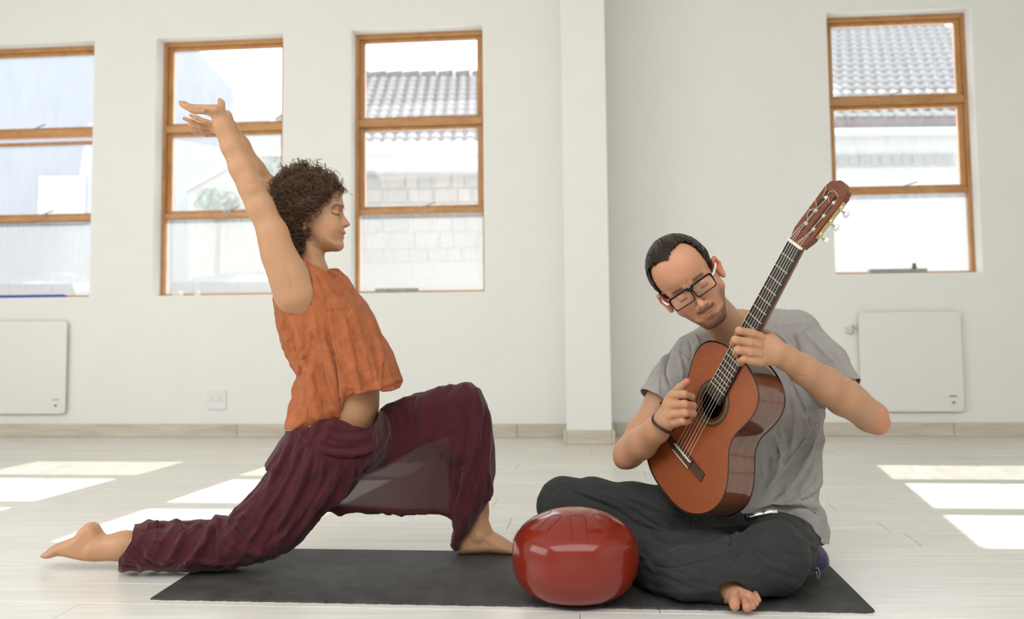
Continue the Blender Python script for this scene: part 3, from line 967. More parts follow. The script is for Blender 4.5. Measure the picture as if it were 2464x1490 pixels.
# long house behind the right window: tiled roof, white fascia, band of louvres
YE2, YR2 = 14.0, 19.0
x2, _ = at(1880, 300, YE2); x3, _ = at(2620, 300, YE2); _, ze2 = at(2150, 285, YE2); _, zr2 = at(2150, 40, YR2)
h2 = empty('white_house', ((x2+x3)/2, YE2, -.3)); tag(h2, 'white house with tiled roof and louvre band seen through the right window', 'house')
MB().box(x2+.2, x3-.2, YE2+.3, YR2, -.3, ze2).build('wall', mm('white_render', (.5, .5, .5)), h2)
rv = [(x2, YE2, ze2), (x3, YE2, ze2), (x3, YR2, zr2), (x2, YR2, zr2)]
rf2 = obj('roof', rv+[(a, b, c-.1) for a, b, c in rv], [(0, 1, 2, 3), (7, 6, 5, 4), (0, 4, 5, 1), (1, 5, 6, 2), (2, 6, 7, 3), (3, 7, 4, 0)], M_ridge, h2)
tm2 = tile_mesh(.155, .22, mm('pale_roof_tile', (.36, .35, .35), noise=.15, nscale=5)); tm2.transform(Matrix.Rotation(math.atan2(zr2-ze2, YR2-YE2), 4, 'X'))
L2 = math.hypot(zr2-ze2, YR2-YE2); k = 0; rest = []
for j in range(int(L2/.31)):
    f = j*.31/L2; y = YE2+(YR2-YE2)*f; z = ze2+(zr2-ze2)*f; x = x2+.1+(.09 if j % 2 else 0)
    while x < x3-.05:
        q = proj((x, y, z))
        if 1960 < q[0] < 2330 and k < 298 and not (228 < q[1] < 250):
            o = bpy.data.objects.new('roof_tile', tm2); o.location = Vector((x, y, z+.005))-h2.location-rf2.location; link(o, rf2); k += 1
        else: rest.append((x, y, z))
        x += .178
V, Fc = [], []; mv = np.array([v.co[:] for v in tm2.vertices]); mf = [tuple(p.vertices) for p in tm2.polygons]
for c in rest:
    b = len(V); V += [tuple(mv[i]+np.array(c)) for i in range(len(mv))]; Fc += [tuple(i+b for i in f) for f in mf]
if rest: tag(obj('roof_tiles', V, Fc, tm2.materials[0], rf2), kind='stuff')
MB().box(x2+.1, x3, YE2+.01, YE2+.28, at(2150, 320, YE2)[1], ze2-.12, .02).build('fascia', mm('fascia_white', (.7, .7, .7)), h2)
zb1, zb0 = at(2150, 372, YE2+.3)[1], at(2150, 402, YE2+.3)[1]
lv = MB().box(x2+.6, at(2300, 380, YE2+.3)[0], YE2+.24, YE2+.299, zb0, zb1, .01).build('louvre_frame', mm('louvre_grey', (.36, .36, .34)), h2)
for i in range(12):
    a = at(1990+25.5*i, 380, YE2+.25)[0]; b = at(2010+25.5*i, 380, YE2+.25)[0]
    MB().box(a, b, YE2+.22, YE2+.238, zb0+.02, zb1-.02).build('louvre', mm('louvre_pane', (.24, .24, .22)) if i == 0 else bpy.data.materials['louvre_pane'], lv)
# parked cars, seen only through the frosted lower panes
def car(px, label, col, Y=8.0):
    x = P(px, 700, Y)[0]; r = empty('car', (x, Y+1.6, -.3)); tag(r, label, 'car', 'parked cars outside the frosted panes')
    f = Field(); B = lambda a, b: (a, b)
    fr = ((x, Y+1.7, -.3), (1, 0, 0), (0, 0, 1), (0, 1, 0))
    f.puff([(-.82, .25), (.82, .25), (.86, .6), (.80, .92), (-.80, .92), (-.86, .6)], 0, 1.75, .22, k=.06, frame=fr)
    fr2 = ((x, Y+1.5, -.3), (1, 0, 0), (0, 0, 1), (0, 1, 0))
    f.puff([(-.74, .8), (.74, .8), (.66, 1.2), (.52, 1.46), (0, 1.52), (-.52, 1.46), (-.66, 1.2)], 0, 1.15, .30, k=.06, frame=fr2)
    V, Q = grow(f, .04); obj('car_body', V, Q, mat('car_paint', col, .25, coat=1), r, True)
    m = MB(); m.prism([(x-.58, .70), (x+.58, .70), (x+.46, 1.06), (x-.46, 1.06)], Y+.30, Y+.34); m.build('rear_window', mat('car_glass', (.03, .04, .05), .1), r)
    for sx in (-.72, .72):
        for yy in (.75, 2.75):
            V, Fc = tube_mesh([(x+sx-.1, Y+yy, 0.02), (x+sx+.1, Y+yy, 0.02)], .31, 18); obj('wheel', V, Fc, mat('tyre', (.02, .02, .02), .8), r)
car(520, 'dark grey parked car behind the frosted pane of the second window', (.05, .055, .06))
car(-10, 'blue grey parked car behind the frosted pane of the leftmost window', (.10, .12, .15))
# ------------------------------------------------------------------ yoga mat
def floor_at(px, py):
    d = FW + RT*((px-CX)/F) + UP*((CY-py)/F); return C0 + d*(-H/d[2])
M_mat = bpy.data.materials.new('mat_rubber'); M_mat.use_nodes = True
def _m():
    nt = M_mat.node_tree; N = nt.nodes; L = nt.links; b = N['Principled BSDF']
    b.inputs['Roughness'].default_value = .62; b.inputs['Specular IOR Level'].default_value = .35
    tc = N.new('ShaderNodeTexCoord')
    t = N.new('ShaderNodeTexNoise'); t.inputs['Scale'].default_value = 14; t.inputs['Detail'].default_value = 6; L.new(tc.outputs['Object'], t.inputs[0])
    r = N.new('ShaderNodeValToRGB'); r.color_ramp.elements[0].color = (.040, .037, .035, 1); r.color_ramp.elements[1].color = (.072, .068, .065, 1)
    r.color_ramp.elements[0].position = .3; r.color_ramp.elements[1].position = .7
    L.new(t.outputs[0], r.inputs[0])
    # worn-off nicks
    v = N.new('ShaderNodeTexNoise'); v.inputs['Scale'].default_value = 55; v.inputs['Detail'].default_value = 2; L.new(tc.outputs['Object'], v.inputs[0])
    c = N.new('ShaderNodeValToRGB'); c.color_ramp.elements[0].position = .70; c.color_ramp.elements[1].position = .73
    L.new(v.outputs[0], c.inputs[0])
    mx = N.new('ShaderNodeMix'); mx.data_type = 'RGBA'; L.new(c.outputs[0], mx.inputs[0]); L.new(r.outputs[0], mx.inputs[6]); mx.inputs[7].default_value = (.02, .02, .02, 1)
    L.new(mx.outputs[2], b.inputs['Base Color'])
M_mat.node_tree and _m()
def yoga_mat():
    fl_, fr_, br_, bl_ = floor_at(362, 1444), floor_at(2105, 1477), floor_at(1968, 1340), floor_at(549, 1322)
    nu, nv = 300, 60
    V, Fc = [], []
    # ribs run across the short side: real ridges ~6 mm apart
    nu = 1100
    U = np.linspace(0, 1, nu+1)
    def pt(u, v):
        a = fl_*(1-u)+fr_*u; b = bl_*(1-u)+br_*u
        p = a*(1-v)+b*v
        return p
    vs_ = [0, .004, .03, .2, .5, .8, .97, .996, 1]
    rs = np.random.RandomState(2)
    for j, v in enumerate(vs_):
        for i, u in enumerate(U):
            p = pt(u, v); z = .0045 + (.0007 if i % 2 else 0)
            if v in (0, 1): z -= .0015
            curl = max(0, (u-.985)/.015)
            ez = .004*curl
            V.append((p[0], p[1]+(.0015*math.sin(u*190)+.001*math.sin(u*533) if v in (0, 1) else 0), z+ez))
    n = nu+1
    for j in range(len(vs_)-1):
        for i in range(nu): Fc.append((j*n+i, j*n+i+1, (j+1)*n+i+1, (j+1)*n+i))
    # sides and underside
    base = len(V); ring = [(0, i) for i in range(n)]+[(j, nu) for j in range(1, len(vs_))]+[(len(vs_)-1, i) for i in range(nu-1, -1, -1)]+[(j, 0) for j in range(len(vs_)-2, 0, -1)]
    for j, i in ring:
        x, y, z = V[j*n+i]; V.append((x, y, max(.0003, z-.0042)))
    m = len(ring)
    for k in range(m):
        a = ring[k]; b = ring[(k+1) % m]
        Fc.append((base+k, base+(k+1) % m, b[0]*n+b[1], a[0]*n+a[1]))
    Fc.append(tuple(base+k for k in range(m))[::-1])
    o = obj('yoga_mat', V, Fc, M_mat)
    tag(o, 'long dark grey ribbed yoga mat lying on the pale floor', 'yoga mat')
yoga_mat()

# ------------------------------------------------------------------ steel tongue drum
def drum():
    cx_, cy_ = P(1385, 1400, 2.62)[0], 2.62
    R = 0.1625; S = R/148.0
    # profile in photograph-like proportions
    prof = [(0.02, .0), (.075, .001), (.105, .006), (.135, .026), (.155, .056), (.1625, .086), (.1625, .118), (.157, .146), (.146, .166), (.128, .185), (.105, .200), (.075, .213), (.04, .222), (.001, .225)]
    pr = smoothpts([(a, 0, b) for a, b in prof], 56)
    prof = [(max(.0008, p[0]), max(0, p[2])) for p in pr]
    root = empty('tongue_drum', (cx_, cy_, .0058)); tag(root, 'glossy red steel tongue drum standing on the mat between the woman and the guitarist', 'drum')
    M = mat('red_lacquer', (0.20, 0.016, 0.006), .2, spec=.3, coat=.35, noise=.08, nscale=2)
    M.node_tree.nodes['Principled BSDF'].inputs['Coat Roughness'].default_value = .03
    n = 96; z0 = .0075
    V, Fc = [], []
    for r, z in prof:
        for k in range(n):
            a = 2*math.pi*k/n; V.append((cx_+r*math.cos(a), cy_+r*math.sin(a), z0+z))
    for i in range(len(prof)-1):
        for k in range(n): Fc.append((i*n+k, i*n+(k+1) % n, (i+1)*n+(k+1) % n, (i+1)*n+k))
    Fc.append(tuple(range(n))[::-1]); Fc.append(tuple(range((len(prof)-1)*n, len(prof)*n)))
    o = obj('drum_shell', V, Fc, M, root, True)
    # tongues: U-shaped slots cut round the upper shell
    rad = np.array([p[0] for p in prof]); zz = np.array([p[1] for p in prof])
    up_ = zz > .13
    rr, zr_ = rad[up_][::-1], zz[up_][::-1]
    def surf(r, a, lift=.0):
        z = np.interp(r, rr, zr_); dz = (np.interp(r+.002, rr, zr_)-z)/.002
        nrm = np.array([-dz*math.cos(a), -dz*math.sin(a), 1]); nrm /= np.linalg.norm(nrm)
        return np.array([cx_+r*math.cos(a), cy_+r*math.sin(a), z0+z])+nrm*lift
    M_slot = mat('slot_dark', (.05, .008, .006), .6)
    for i in range(8):
        a0 = math.radians(-90+45*i+2)
        L0, L1 = (.062, .138) if i % 2 == 0 else (.068, .128)
        hw = .019 if i % 2 == 0 else .016
        outer = [(L1, -hw), (L0+.012, -hw), (L0, -hw+.006), (L0, hw-.006), (L0+.012, hw), (L1, hw)]
        pts = []
        for (r, w) in smoothpts([(a, b, 0) for a, b in outer], 44)[:, :2]:
            rad_ = math.hypot(r, w); ang = a0+math.atan2(w, r)
            pts.append(surf(rad_, ang, .0001))
        V, Fc = tube_mesh(pts, .00085, 5)
        obj('tongue_slot', V, Fc, M_slot, root, True)
    MB().lathe([(.001, 0), (.1, 0), (.105, .0016), (.001, .0016)], (cx_, cy_, .0058), 32).build('rubber_foot_ring', M_dark, root)
drum()
# ------------------------------------------------------------------ the woman
def rp(r, Y): return r*Y/F
def C3(f, pts, k=.012, **kw):
    """chain from (px,py,Y,r_px)"""
    f.chain([P(a, b, y) for a, b, y, r in pts], [rp(r, y) for a, b, y, r in pts], k, **kw)
def z8(l): return [(620+x/4.965, 370+y/4.965) for x, y in l]
def z2(l): return [(600+x/3.105, 600+y/3.105) for x, y in l]
def z3(l): return [(80+x/3.422, 1100+y/3.422) for x, y in l]
def z4(l): return [(640+x/2.98, 900+y/2.98) for x, y in l]
def z1(l): return [(400+x/2.98, 200+y/2.98) for x, y in l]

SKIN_W = (0.53, 0.285, 0.155)
M_skin = mat('skin', (0.6, .35, .2), .48, spec=.4, sss=.35, vcol=True, noise=.045, nscale=9, bump=.00025, bscale=420)
M_skin.node_tree.nodes['Principled BSDF'].inputs['Subsurface Scale'].default_value = .006

def woman_field():
    f = Field()
    YM = 3.02
    # torso: elongated along depth
    yv = (0, 1, 0)
    for a, b in (((762, 668, YM, 22), (774, 725, YM, 54)), ((774, 725, YM, 54), (790, 800, YM, 66)), ((790, 800, YM, 66), (842, 930, YM, 60)), ((842, 930, YM, 60), (815, 1060, YM, 70))):
        f.cone(P(*a[:3]), P(*b[:3]), rp(a[3], a[2]), rp(b[3], b[2]), .03, flat=yv, fs=1.6)
    f.ell(P(818, 775, 2.95), (.045, .045, .05), k=.03); f.ell(P(818, 775, 3.09), (.045, .045, .05), k=.03)
    f.ell(P(862, 985, YM), (.055, .11, .085), k=.04)          # belly
    # shoulders
    C3(f, [(757, 660, YM, 24), (735, 668, 2.95, 30), (710, 696, 2.895, 40)], .03)
    C3(f, [(757, 660, YM, 24), (745, 660, 3.10, 36), (735, 672, 3.15, 42)], .03)
    C3(f, [(740, 790, 2.93, 30), (718, 712, 2.89, 34)], .04)     # latissimus fold behind the armpit
    # near (right) arm
    C3(f, [(707, 704, 2.885, 43), (690, 655, 2.87, 38), (668, 608, 2.86, 33), (656, 560, 2.855, 29.5), (627, 500, 2.85, 26.5), (605, 452, 2.85, 26)], .04)
    C3(f, [(605, 452, 2.85, 25), (582, 404, 2.845, 25), (558, 352, 2.84, 21), (538, 306, 2.835, 17.5), (527, 276, 2.83, 17)], .035)
    C3(f, [(597, 430, 2.825, 10), (606, 452, 2.825, 12)], .02)
    # far (left) arm
    C3(f, [(735, 672, 3.15, 44), (700, 570, 3.14, 31), (648, 465, 3.12, 27), (638, 448, 3.12, 27), (612, 412, 3.10, 26), (580, 350, 3.07, 19), (552, 305, 3.04, 17)], .02)
    # neck
    C3(f, [(728, 545, YM, 33), (747, 598, YM, 28), (756, 645, YM, 28)], .02)
    C3(f, [(715, 560, 2.985, 12), (766, 640, 2.995, 8)], .015)        # sternomastoid
    # head: cranium, face, jaw
    f.ell(P(712, 498, YM), (.092, .072, .098), k=.02)
    face = z8([(985, 430), (1008, 520), (1020, 590), (1022, 645), (1000, 690), (985, 760), (985, 850), (1012, 900), (1018, 1000), (1000, 1050), (1008, 1100), (985, 1140), (930, 1163), (850, 1172), (740, 1135), (640, 1060), (565, 920), (560, 700), (600, 500), (800, 400)])
    f.puff(face, YM, .062, .052, k=.02)
    hd = YM-.035
    # nose, nostril wings, lips, chin, brow, cheek
    f.puff(z8([(1005, 660), (1020, 700), (1040, 748), (1075, 798), (1104, 835), (1102, 858), (1085, 868), (1062, 880), (1040, 888), (1000, 890), (965, 840), (985, 740)]), YM, .012, .011, k=.010)
    f.ell(P(*z8([(1010, 852)])[0], YM-.012), (.0105, .0065, .0085), k=.006)
    f.ell(P(*z8([(1010, 852)])[0], YM+.012), (.0105, .0065, .0085), k=.006)
    f.puff(z8([(1020, 895), (1044, 925), (1052, 948), (1044, 960), (1025, 968), (960, 978), (970, 955), (1000, 930)]), YM, .021, .0065, k=.005)
    f.puff(z8([(1024, 974), (1032, 992), (1030, 1008), (1012, 1024), (985, 1010), (962, 985)]), YM, .019, .006, k=.004)
    f.ell(P(*z8([(965, 1095)])[0], YM), (.013, .024, .014), k=.018)
    for s in (-1, 1):
        f.ell(P(*z8([(880, 850)])[0], YM+s*.036), (.026, .020, .024), k=.025)                 # cheek
        f.ell(P(*z8([(975, 700)])[0], YM+s*.032), (.012, .017, .009), k=.016, mode='s')        # socket
        f.ell(P(*z8([(925, 708)])[0], YM+s*.031), (.0130, .0130, .0115), k=.010)              # closed lid over the eye
        C3(f, [(z8([(1005, 630)])[0])+(YM+s*.012, 4), (z8([(960, 612)])[0])+(YM+s*.034, 4.5), (z8([(890, 640)])[0])+(YM+s*.052, 3)], .010)
        # ear
        e = z8([(545, 800)])[0]
        f.ell(P(e[0], e[1]-6, YM+s*.066), (.011, .006, .021), k=.006)
        f.ell(P(e[0]+1.5, e[1]-8, YM+s*.073), (.006, .005, .013), k=.005, mode='s')
        f.ell(P(*z8([(552, 890)])[0], YM+s*.066), (.008, .004, .008), k=.006)
    f.ell(P(*z8([(1052, 872)])[0], YM-.010), (.0045, .004, .0032), k=.003, mode='s')
    # ---- hands
    # near hand: bent back at the wrist, palm up
    f.cone(P(525, 268, 2.83), P(486, 263, 2.825), rp(16, 2.83), rp(11, 2.83), .012, flat=yv, fs=1.9)
    for pts in ([(486, 258, 2.865, 7), (459, 257, 2.872, 6.6), (444, 250, 2.875, 5.8), (434, 246, 2.876, 4.6)],
                [(484, 260, 2.842, 7), (456, 259, 2.845, 6.6), (442, 254, 2.848, 5.8), (435, 251, 2.848, 4.6)],
                [(485, 265, 2.818, 7), (462, 264, 2.815, 6.4), (450, 259, 2.812, 5.6), (443, 256, 2.81, 4.5)],
                [(488, 269, 2.795, 6.4), (470, 269, 2.788, 5.6), (461, 266, 2.783, 5), (454, 264, 2.78, 4)]):
        C3(f, pts, .005)
    C3(f, [(522, 268, 2.86, 11), (532, 257, 2.885, 8.6), (533, 249, 2.89, 7), (529, 241, 2.89, 5.4)], .008)    # thumb
    # far hand below and behind
    f.cone(P(552, 305, 3.04), P(520, 308, 3.02), rp(16, 3.03), rp(13, 3.02), .012, flat=yv, fs=1.9)
    for pts in ([(520, 300, 2.985, 7), (494, 293, 2.975, 6.4), (474, 284, 2.97, 5.6), (459, 278, 2.968, 4.4)],
                [(517, 307, 3.005, 7), (484, 303, 3.0, 6.6), (462, 293, 2.995, 5.8), (443, 285, 2.99, 4.4)],
                [(517, 315, 3.03, 7), (489, 315, 3.03, 6.4), (469, 306, 3.03, 5.6), (455, 300, 3.03, 4.3)],
                [(522, 323, 3.055, 6.4), (497, 324, 3.06, 5.6), (475, 319, 3.06, 5), (455, 313, 3.06, 4)]):
        C3(f, pts, .005)
    C3(f, [(548, 303, 3.0, 11), (553, 288, 2.985, 7.5), (551, 278, 2.98, 6), (548, 270, 2.975, 5)], .008)
    # ---- legs (mostly inside the trousers)
    C3(f, [(790, 1090, 2.96, 55), (725, 1200, 2.95, 44), (650, 1306, 2.95, 34), (560, 1320, 2.95, 32), (430, 1316, 2.96, 30), (300, 1314, 2.97, 30), (235, 1318, 2.98, 27)], .03)
    C3(f, [(835, 1080, 3.08, 60), (960, 1040, 3.10, 48), (1115, 990, 3.11, 40), (1130, 1040, 3.11, 36), (1140, 1130, 3.12, 32), (1152, 1230, 3.13, 25)], .03)
    # rear foot, sole up
    f.puff(z3([(700, 640), (600, 652), (565, 620), (530, 560), (490, 533), (440, 543), (390, 592), (340, 655), (260, 688), (190, 712), (130, 750), (100, 788), (82, 806), (80, 826), (150, 832), (200, 814), (250, 814), (330, 832), (430, 853), (520, 858), (620, 850), (700, 845)]), 2.985, .036, .020, k=.010)
    f.ell(P(*z3([(470, 775)])[0], 2.955), (.013, .010, .013), k=.012)
    for i, (yy, dx) in enumerate(((2.955, 6), (2.970, 3), (2.985, 1), (3.0, -1), (3.018, -3))):
        C3(f, [(128+dx, 1326, yy, 8), (112+dx, 1336, yy, 7), (105+dx, 1339, yy, 5.5)], .004)
    # front foot
    f.puff(z4([(1560, 930), (1592, 1040), (1628, 1128), (1700, 1170), (1780, 1222), (1850, 1255), (1905, 1278), (1900, 1300), (1770, 1301), (1600, 1280), (1500, 1288), (1400, 1292), (1362, 1278), (1375, 1200), (1440, 1120), (1480, 1030), (1490, 930)]), 3.12, .038, .026, k=.015)
    f.ell(P(*z4([(1520, 1170)])[0], 3.088), (.014, .010, .014), k=.012)
    for i, yy in enumerate((3.09, 3.105, 3.12, 3.137)):
        C3(f, [(1262, 1328, yy, 8), (1280-i*0-(4-i)*3, 1330, yy, 7)], .004)
    return f

wf_ = woman_field()
import time as _time
_t = _time.time()
def boxk(lo, hi):
    def g(V): return np.min(np.concatenate([V-lo, hi-V], 1), 1)
    return g
def bx3(x0, y0, x1, y1, Ya, Yb):
    Ym = (Ya+Yb)/2; a = P(x0, y1, Ym); b = P(x1, y0, Ym)
    return np.array([a[0], Ya, a[2]]), np.array([b[0], Yb, b[2]])
fine = [bx3(672, 395, 860, 612, 2.915, 3.115), bx3(415, 215, 562, 345, 2.72, 3.12)]
gs = [boxk(*b) for b in fine]
V, T = union_grow(wf_, [(.0018, g, b[0]-.004, b[1]+.004) for g, b in zip(gs, fine)]+[(.0042, lambda V: -np.max([g(V) for g in gs], 0)+.0006, None, None)])
print('woman mesh', len(V), len(T), round(_time.time()-_t, 1))
# fine forms of face, hands and arm pressed in
V = strokes(V, T, [
    (z8([(885, 700), (905, 716), (935, 727), (972, 729)]), 1.3, -.0012),        # lash line
    (z8([(885, 672), (920, 680), (965, 690)]), 1.6, -.0009),                     # lid fold
    (z8([(985, 800), (978, 845), (995, 872)]), 1.5, -.0007),                    # wing crease
    (z8([(950, 890), (925, 935), (920, 985)]), 2.6, -.0006),                     # nasolabial
    (z8([(950, 978), (985, 980), (1020, 972)]), 1.0, -.0008),                    # mouth line
    (z8([(660, 1090), (740, 1150), (840, 1182)]), 4, -.0014),
    (z8([(575, 860), (560, 780), (530, 740)]), 1.2, -.0016),
    (z1([(775, 1330), (830, 1400), (850, 1450)]), 6, -.003), (z1([(860, 1330), (900, 1420), (905, 1480)]), 7, -.0025),
    (z1([(560, 690), (600, 730), (640, 700)]), 4, -.0015),
    (z1([(600, 540), (690, 700)]), 3, -.0015),
    (z3([(520, 600), (560, 640), (590, 650)]), 1.6, -.0012), (z3([(500, 640), (545, 680), (570, 690)]), 1.6, -.0010),
    (z3([(470, 590), (510, 625)]), 1.5, -.0008),
    (z1([(300, 255), (335, 235), (350, 215)]), 1.6, -.001),
    (z4([(1530, 1100), (1560, 1180), (1640, 1240)]), 3, .0015), (z4([(1480, 1130), (1500, 1200), (1470, 1240)]), 3, -.002),
])
V[:, 2] = np.maximum(V[:, 2], np.where(proj(V)[:, 0] > 420, .0078, .0012))
woman = empty('woman', P(700, 1365, 3.0)*np.array([1, 1, 0])+np.array([0, 0, .006]))
tag(woman, 'curly haired person in a low lunge, arms raised back, orange top, maroon trousers', 'person')
body = obj('body', V, T, M_skin, woman, True)
lipc = (.50, .17, .13)
paint(body.data, V, SKIN_W, [
    (near_xz(V, z8([(965, 972), (1000, 962), (1045, 955)]), 3.0, .6)*.7, lipc),
    (near_xz(V, z8([(970, 985), (1000, 996), (1026, 996)]), 3.4, .6)*.7, lipc),
    (near_xz(V, z8([(900, 640), (935, 612), (985, 618), (1012, 632)]), 4.2, .6)*.8, (.10, .045, .022)),
    (near_xz(V, z8([(885, 700), (905, 717), (935, 729), (975, 731)]), 1.9, .5)*.95, (.05, .022, .015)),
    (near(V, P(*z8([(850, 850)])[0], 2.95), .035, 1.0)*.35, (.66, .25, .15)),
    (near(V, P(*z8([(1080, 850)])[0], 3.0), .018, 1.0)*.35, (.66, .25, .15)),
    (near(V, P(600, 440, 2.82), .028, .9)*.45, (.50, .20, .11)),
    (near(V, P(*z3([(470, 600)])[0], 2.96), .05, .9)*.4, (.66, .30, .16)),
    (near(V, P(*z3([(110, 800)])[0], 2.97), .03, .9)*.5, (.62, .24, .14)),
    (near(V, P(440, 262, 2.85), .05, .9)*.35, (.66, .27, .17)),
])

# ---- hair: a full lumpy mass and many separate curls
def curly():
    f = Field(); YM = 3.02
    hp = z8([(985, 425), (930, 360), (860, 295), (760, 250), (640, 235), (500, 190), (400, 225), (300, 260), (225, 370), (195, 520), (200, 660), (250, 790), (320, 960), (420, 1130), (500, 1180), (560, 1130), (610, 1050), (560, 950), (510, 900), (500, 800), (520, 720), (600, 715), (700, 630), (800, 580), (850, 470), (900, 430)])
    f.puff(hp, YM, .092, .055, k=.02)
    for (a, b), y, r in (((420, 560), 2.945, 26), ((370, 740), 2.952, 24), ((430, 700), 2.935, 20), ((430, 860), 2.950, 22), ((440, 1000), 2.965, 21), ((520, 400), 2.94, 28), ((680, 400), 2.945, 26), ((800, 430), 2.96, 20),
                         ((300, 480), 2.97, 24), ((290, 640), 2.97, 22), ((600, 560), 2.932, 22), ((500, 620), 2.932, 24), ((500, 1090), 2.985, 18), ((700, 560), 2.945, 16), ((520, 250), 2.99, 22), ((690, 310), 2.98, 22), ((360, 330), 2.99, 20)):
        q = z8([(a, b)])[0]
        for s_ in (-1, 1): f.ell(P(q[0], q[1], YM+s_*(YM-y)), np.array([1, .7, 1])*r*.00126, k=.012)
    V, Q = grow(f, .004)
    V = ripple(V, Q, .0035, 90, 3, octs=2); V = ripple(V, Q, .0013, 330, 8, octs=2)
    # keep the face free in the middle plane: nothing forward of the hairline
    hair = obj('hair', V, Q, M_hair, woman, True)
    return V, Q, hair
M_hair = mat('brown_hair', (0.060, 0.031, 0.018), .6, spec=.25, noise=.45, nscale=60, sheen=.1, bump=.002, bscale=160)
M_curl = mat('brown_curls', (0.165, 0.084, 0.042), .38, spec=.6, noise=.35, nscale=30, trans=.25)
Vh, Qh, hair_o = curly()
def curls(Vh, Qh):
    N = normals(Vh, tri(Qh)); rs = np.random.RandomState(7)
    q = proj(Vh); ok = np.nonzero((N[:, 1] < .55))[0]
    pick = rs.choice(ok, 1250, replace=False)
    AV, AF, n = [], [], 0
    SS, RR = [], []
    for c, i in enumerate(pick):
        p = Vh[i]; nn = N[i]
        rise = max(0, nn[2])
        L = rs.uniform(.020, .050); rad = rs.uniform(.0035, .0105); turns = rs.uniform(.9, 2.3)
        g = np.array([rs.uniform(-.5, .5), rs.uniform(-.5, .5), -1.0+1.1*rise])
        d = g - nn*(g@nn)*.75 + nn*.15; d /= np.linalg.norm(d)+1e-9
        if c % 12 == 0: d = nn*.5+rs.randn(3)*.5; d /= np.linalg.norm(d); L *= .6
        u = np.cross(d, nn); u /= np.linalg.norm(u)+1e-9; w = np.cross(d, u)
        k = 18; s = np.linspace(0, 1, k); ph = rs.uniform(0, 6.28); hand = rs.choice([-1, 1])
        R = rad*(.5+.8*s)
        pts = p - nn*.004 + d*(s*L)[:, None] + (np.cos(ph+hand*turns*6.28*s)*R)[:, None]*u + (np.sin(ph+hand*turns*6.28*s)*R)[:, None]*w + nn*(R*.75*np.sin(np.pi*np.clip(s*1.15, 0, 1)))[:, None]
        cen_ = pts.mean(0)
        for q_ in range(rs.choice([4, 6, 7])):
            sc = 1+rs.uniform(-.2, .2)
            SS.append(cen_+(pts-cen_)*sc+rs.randn(3)*.0013+u*(rs.randn()*.0016*np.sin(s*3))[:, None]); RR.append(rs.choice([.00028, .0004, .0006])*(1-.6*s**3))
    SV, SQ = strand_mesh(np.array(SS), np.array(RR))
    tag(obj('hair_curls', SV, SQ, M_curl, woman, True), kind='stuff')
    # loose flyaways seen against the wall (crown loops, the lock over the brow, nape wisps)
    def wisp(pts, Y, r=.0006):
        nonlocal n, AV, AF
        q_ = smoothpts([P(a, b, Y) for a, b in z8(pts)], 30)
        V, Fc = tube_mesh(q_, r*(1-.6*np.linspace(0, 1, 30)**2), 3, False); AV += V; AF += [tuple(x+n for x in f_) for f_ in Fc]; n += len(V)
    for pts in ([(560, 240), (610, 180), (595, 110), (555, 115), (575, 150), (650, 120), (655, 95)], [(600, 190), (560, 110), (500, 95), (455, 100)],
                [(450, 240), (440, 150), (500, 160), (520, 230), (460, 250)], [(300, 300), (260, 250), (290, 215), (350, 220), (370, 260)],
                [(270, 290), (290, 190), (320, 190)], [(620, 250), (640, 190), (600, 150), (560, 190)], [(630, 225), (690, 215), (690, 205)],
                [(870, 330), (960, 360), (1060, 440), (1120, 495), (1130, 470)], [(850, 350), (930, 380), (1000, 420), (1090, 440)],
                [(870, 380), (900, 500), (880, 600), (900, 670), (960, 695), (1020, 680), (1045, 645)], [(940, 400), (975, 460), (960, 560), (925, 620)],
                [(860, 390), (930, 430), (980, 470), (970, 540), (900, 610)], [(640, 1000), (690, 1020), (690, 1080), (640, 1110), (560, 1110)],
                [(600, 950), (560, 1020), (600, 1060), (650, 1040)], [(620, 1060), (600, 1100), (680, 1090), (690, 1040)],
                [(200, 360), (170, 330), (110, 330)], [(190, 400), (140, 380), (90, 400)], [(470, 200), (430, 190), (400, 230)]):
        wisp(pts, 3.0-.03*random.Random(len(pts)).random())
        wisp([(a+7, b+5) for a, b in pts], 2.985, .0005)
    for r_, s_, (cx_, cy_) in ((.0115, 0, (550, 370)), (.012, 1, (385, 570)), (.010, 2, (420, 930)), (.008, 4, (480, 160)), (.010, 5, (330, 260)), (.009, 6, (690, 500)), (.010, 7, (300, 700)), (.011, 8, (480, 650)), (.009, 9, (740, 360)), (.008, 10, (350, 850))):
        c = P(*z8([(cx_, cy_)])[0], 2.925 if cy_ > 280 else 2.99)
        for q in range(12):
            s = np.linspace(0, 1, 20); a = s*6.28*rs.uniform(.9, 1.5)+s_+rs.uniform(-.5, .5); R = r_*(1.15-.5*s)*rs.uniform(.65, 1.15)
            pts = c+np.stack([np.cos(a)*R, rs.uniform(-.004, .004)+.010*(.5-s), np.sin(a)*R*1.1], 1)
            V, Fc = tube_mesh(pts, rs.choice([.0004, .0006]), 3, False); AV += V; AF += [tuple(x+n for x in f_) for f_ in Fc]; n += len(V)
    o = obj('loose_curls', np.array(AV), np.array(AF), M_curl, woman, True); tag(o, kind='stuff')
curls(Vh, Qh)
# earring: two dark petals
f = Field(); YE_ = 2.945
f.ell(P(*z8([(600, 920)])[0], YE_), (.008, .003, .0045), k=.003); f.ell(P(*z8([(622, 912)])[0], YE_), (.005, .003, .006), k=.003)
f.ell(P(*z8([(610, 960)])[0], YE_), (.0055, .003, .0045), k=.003); f.ell(P(*z8([(598, 985)])[0], YE_), (.004, .0025, .005), k=.003)
V, Q = grow(f, .001); obj('earring', V, Q, mat('dark_bronze', (.03, .025, .022), .35, metal=.5), woman, True)
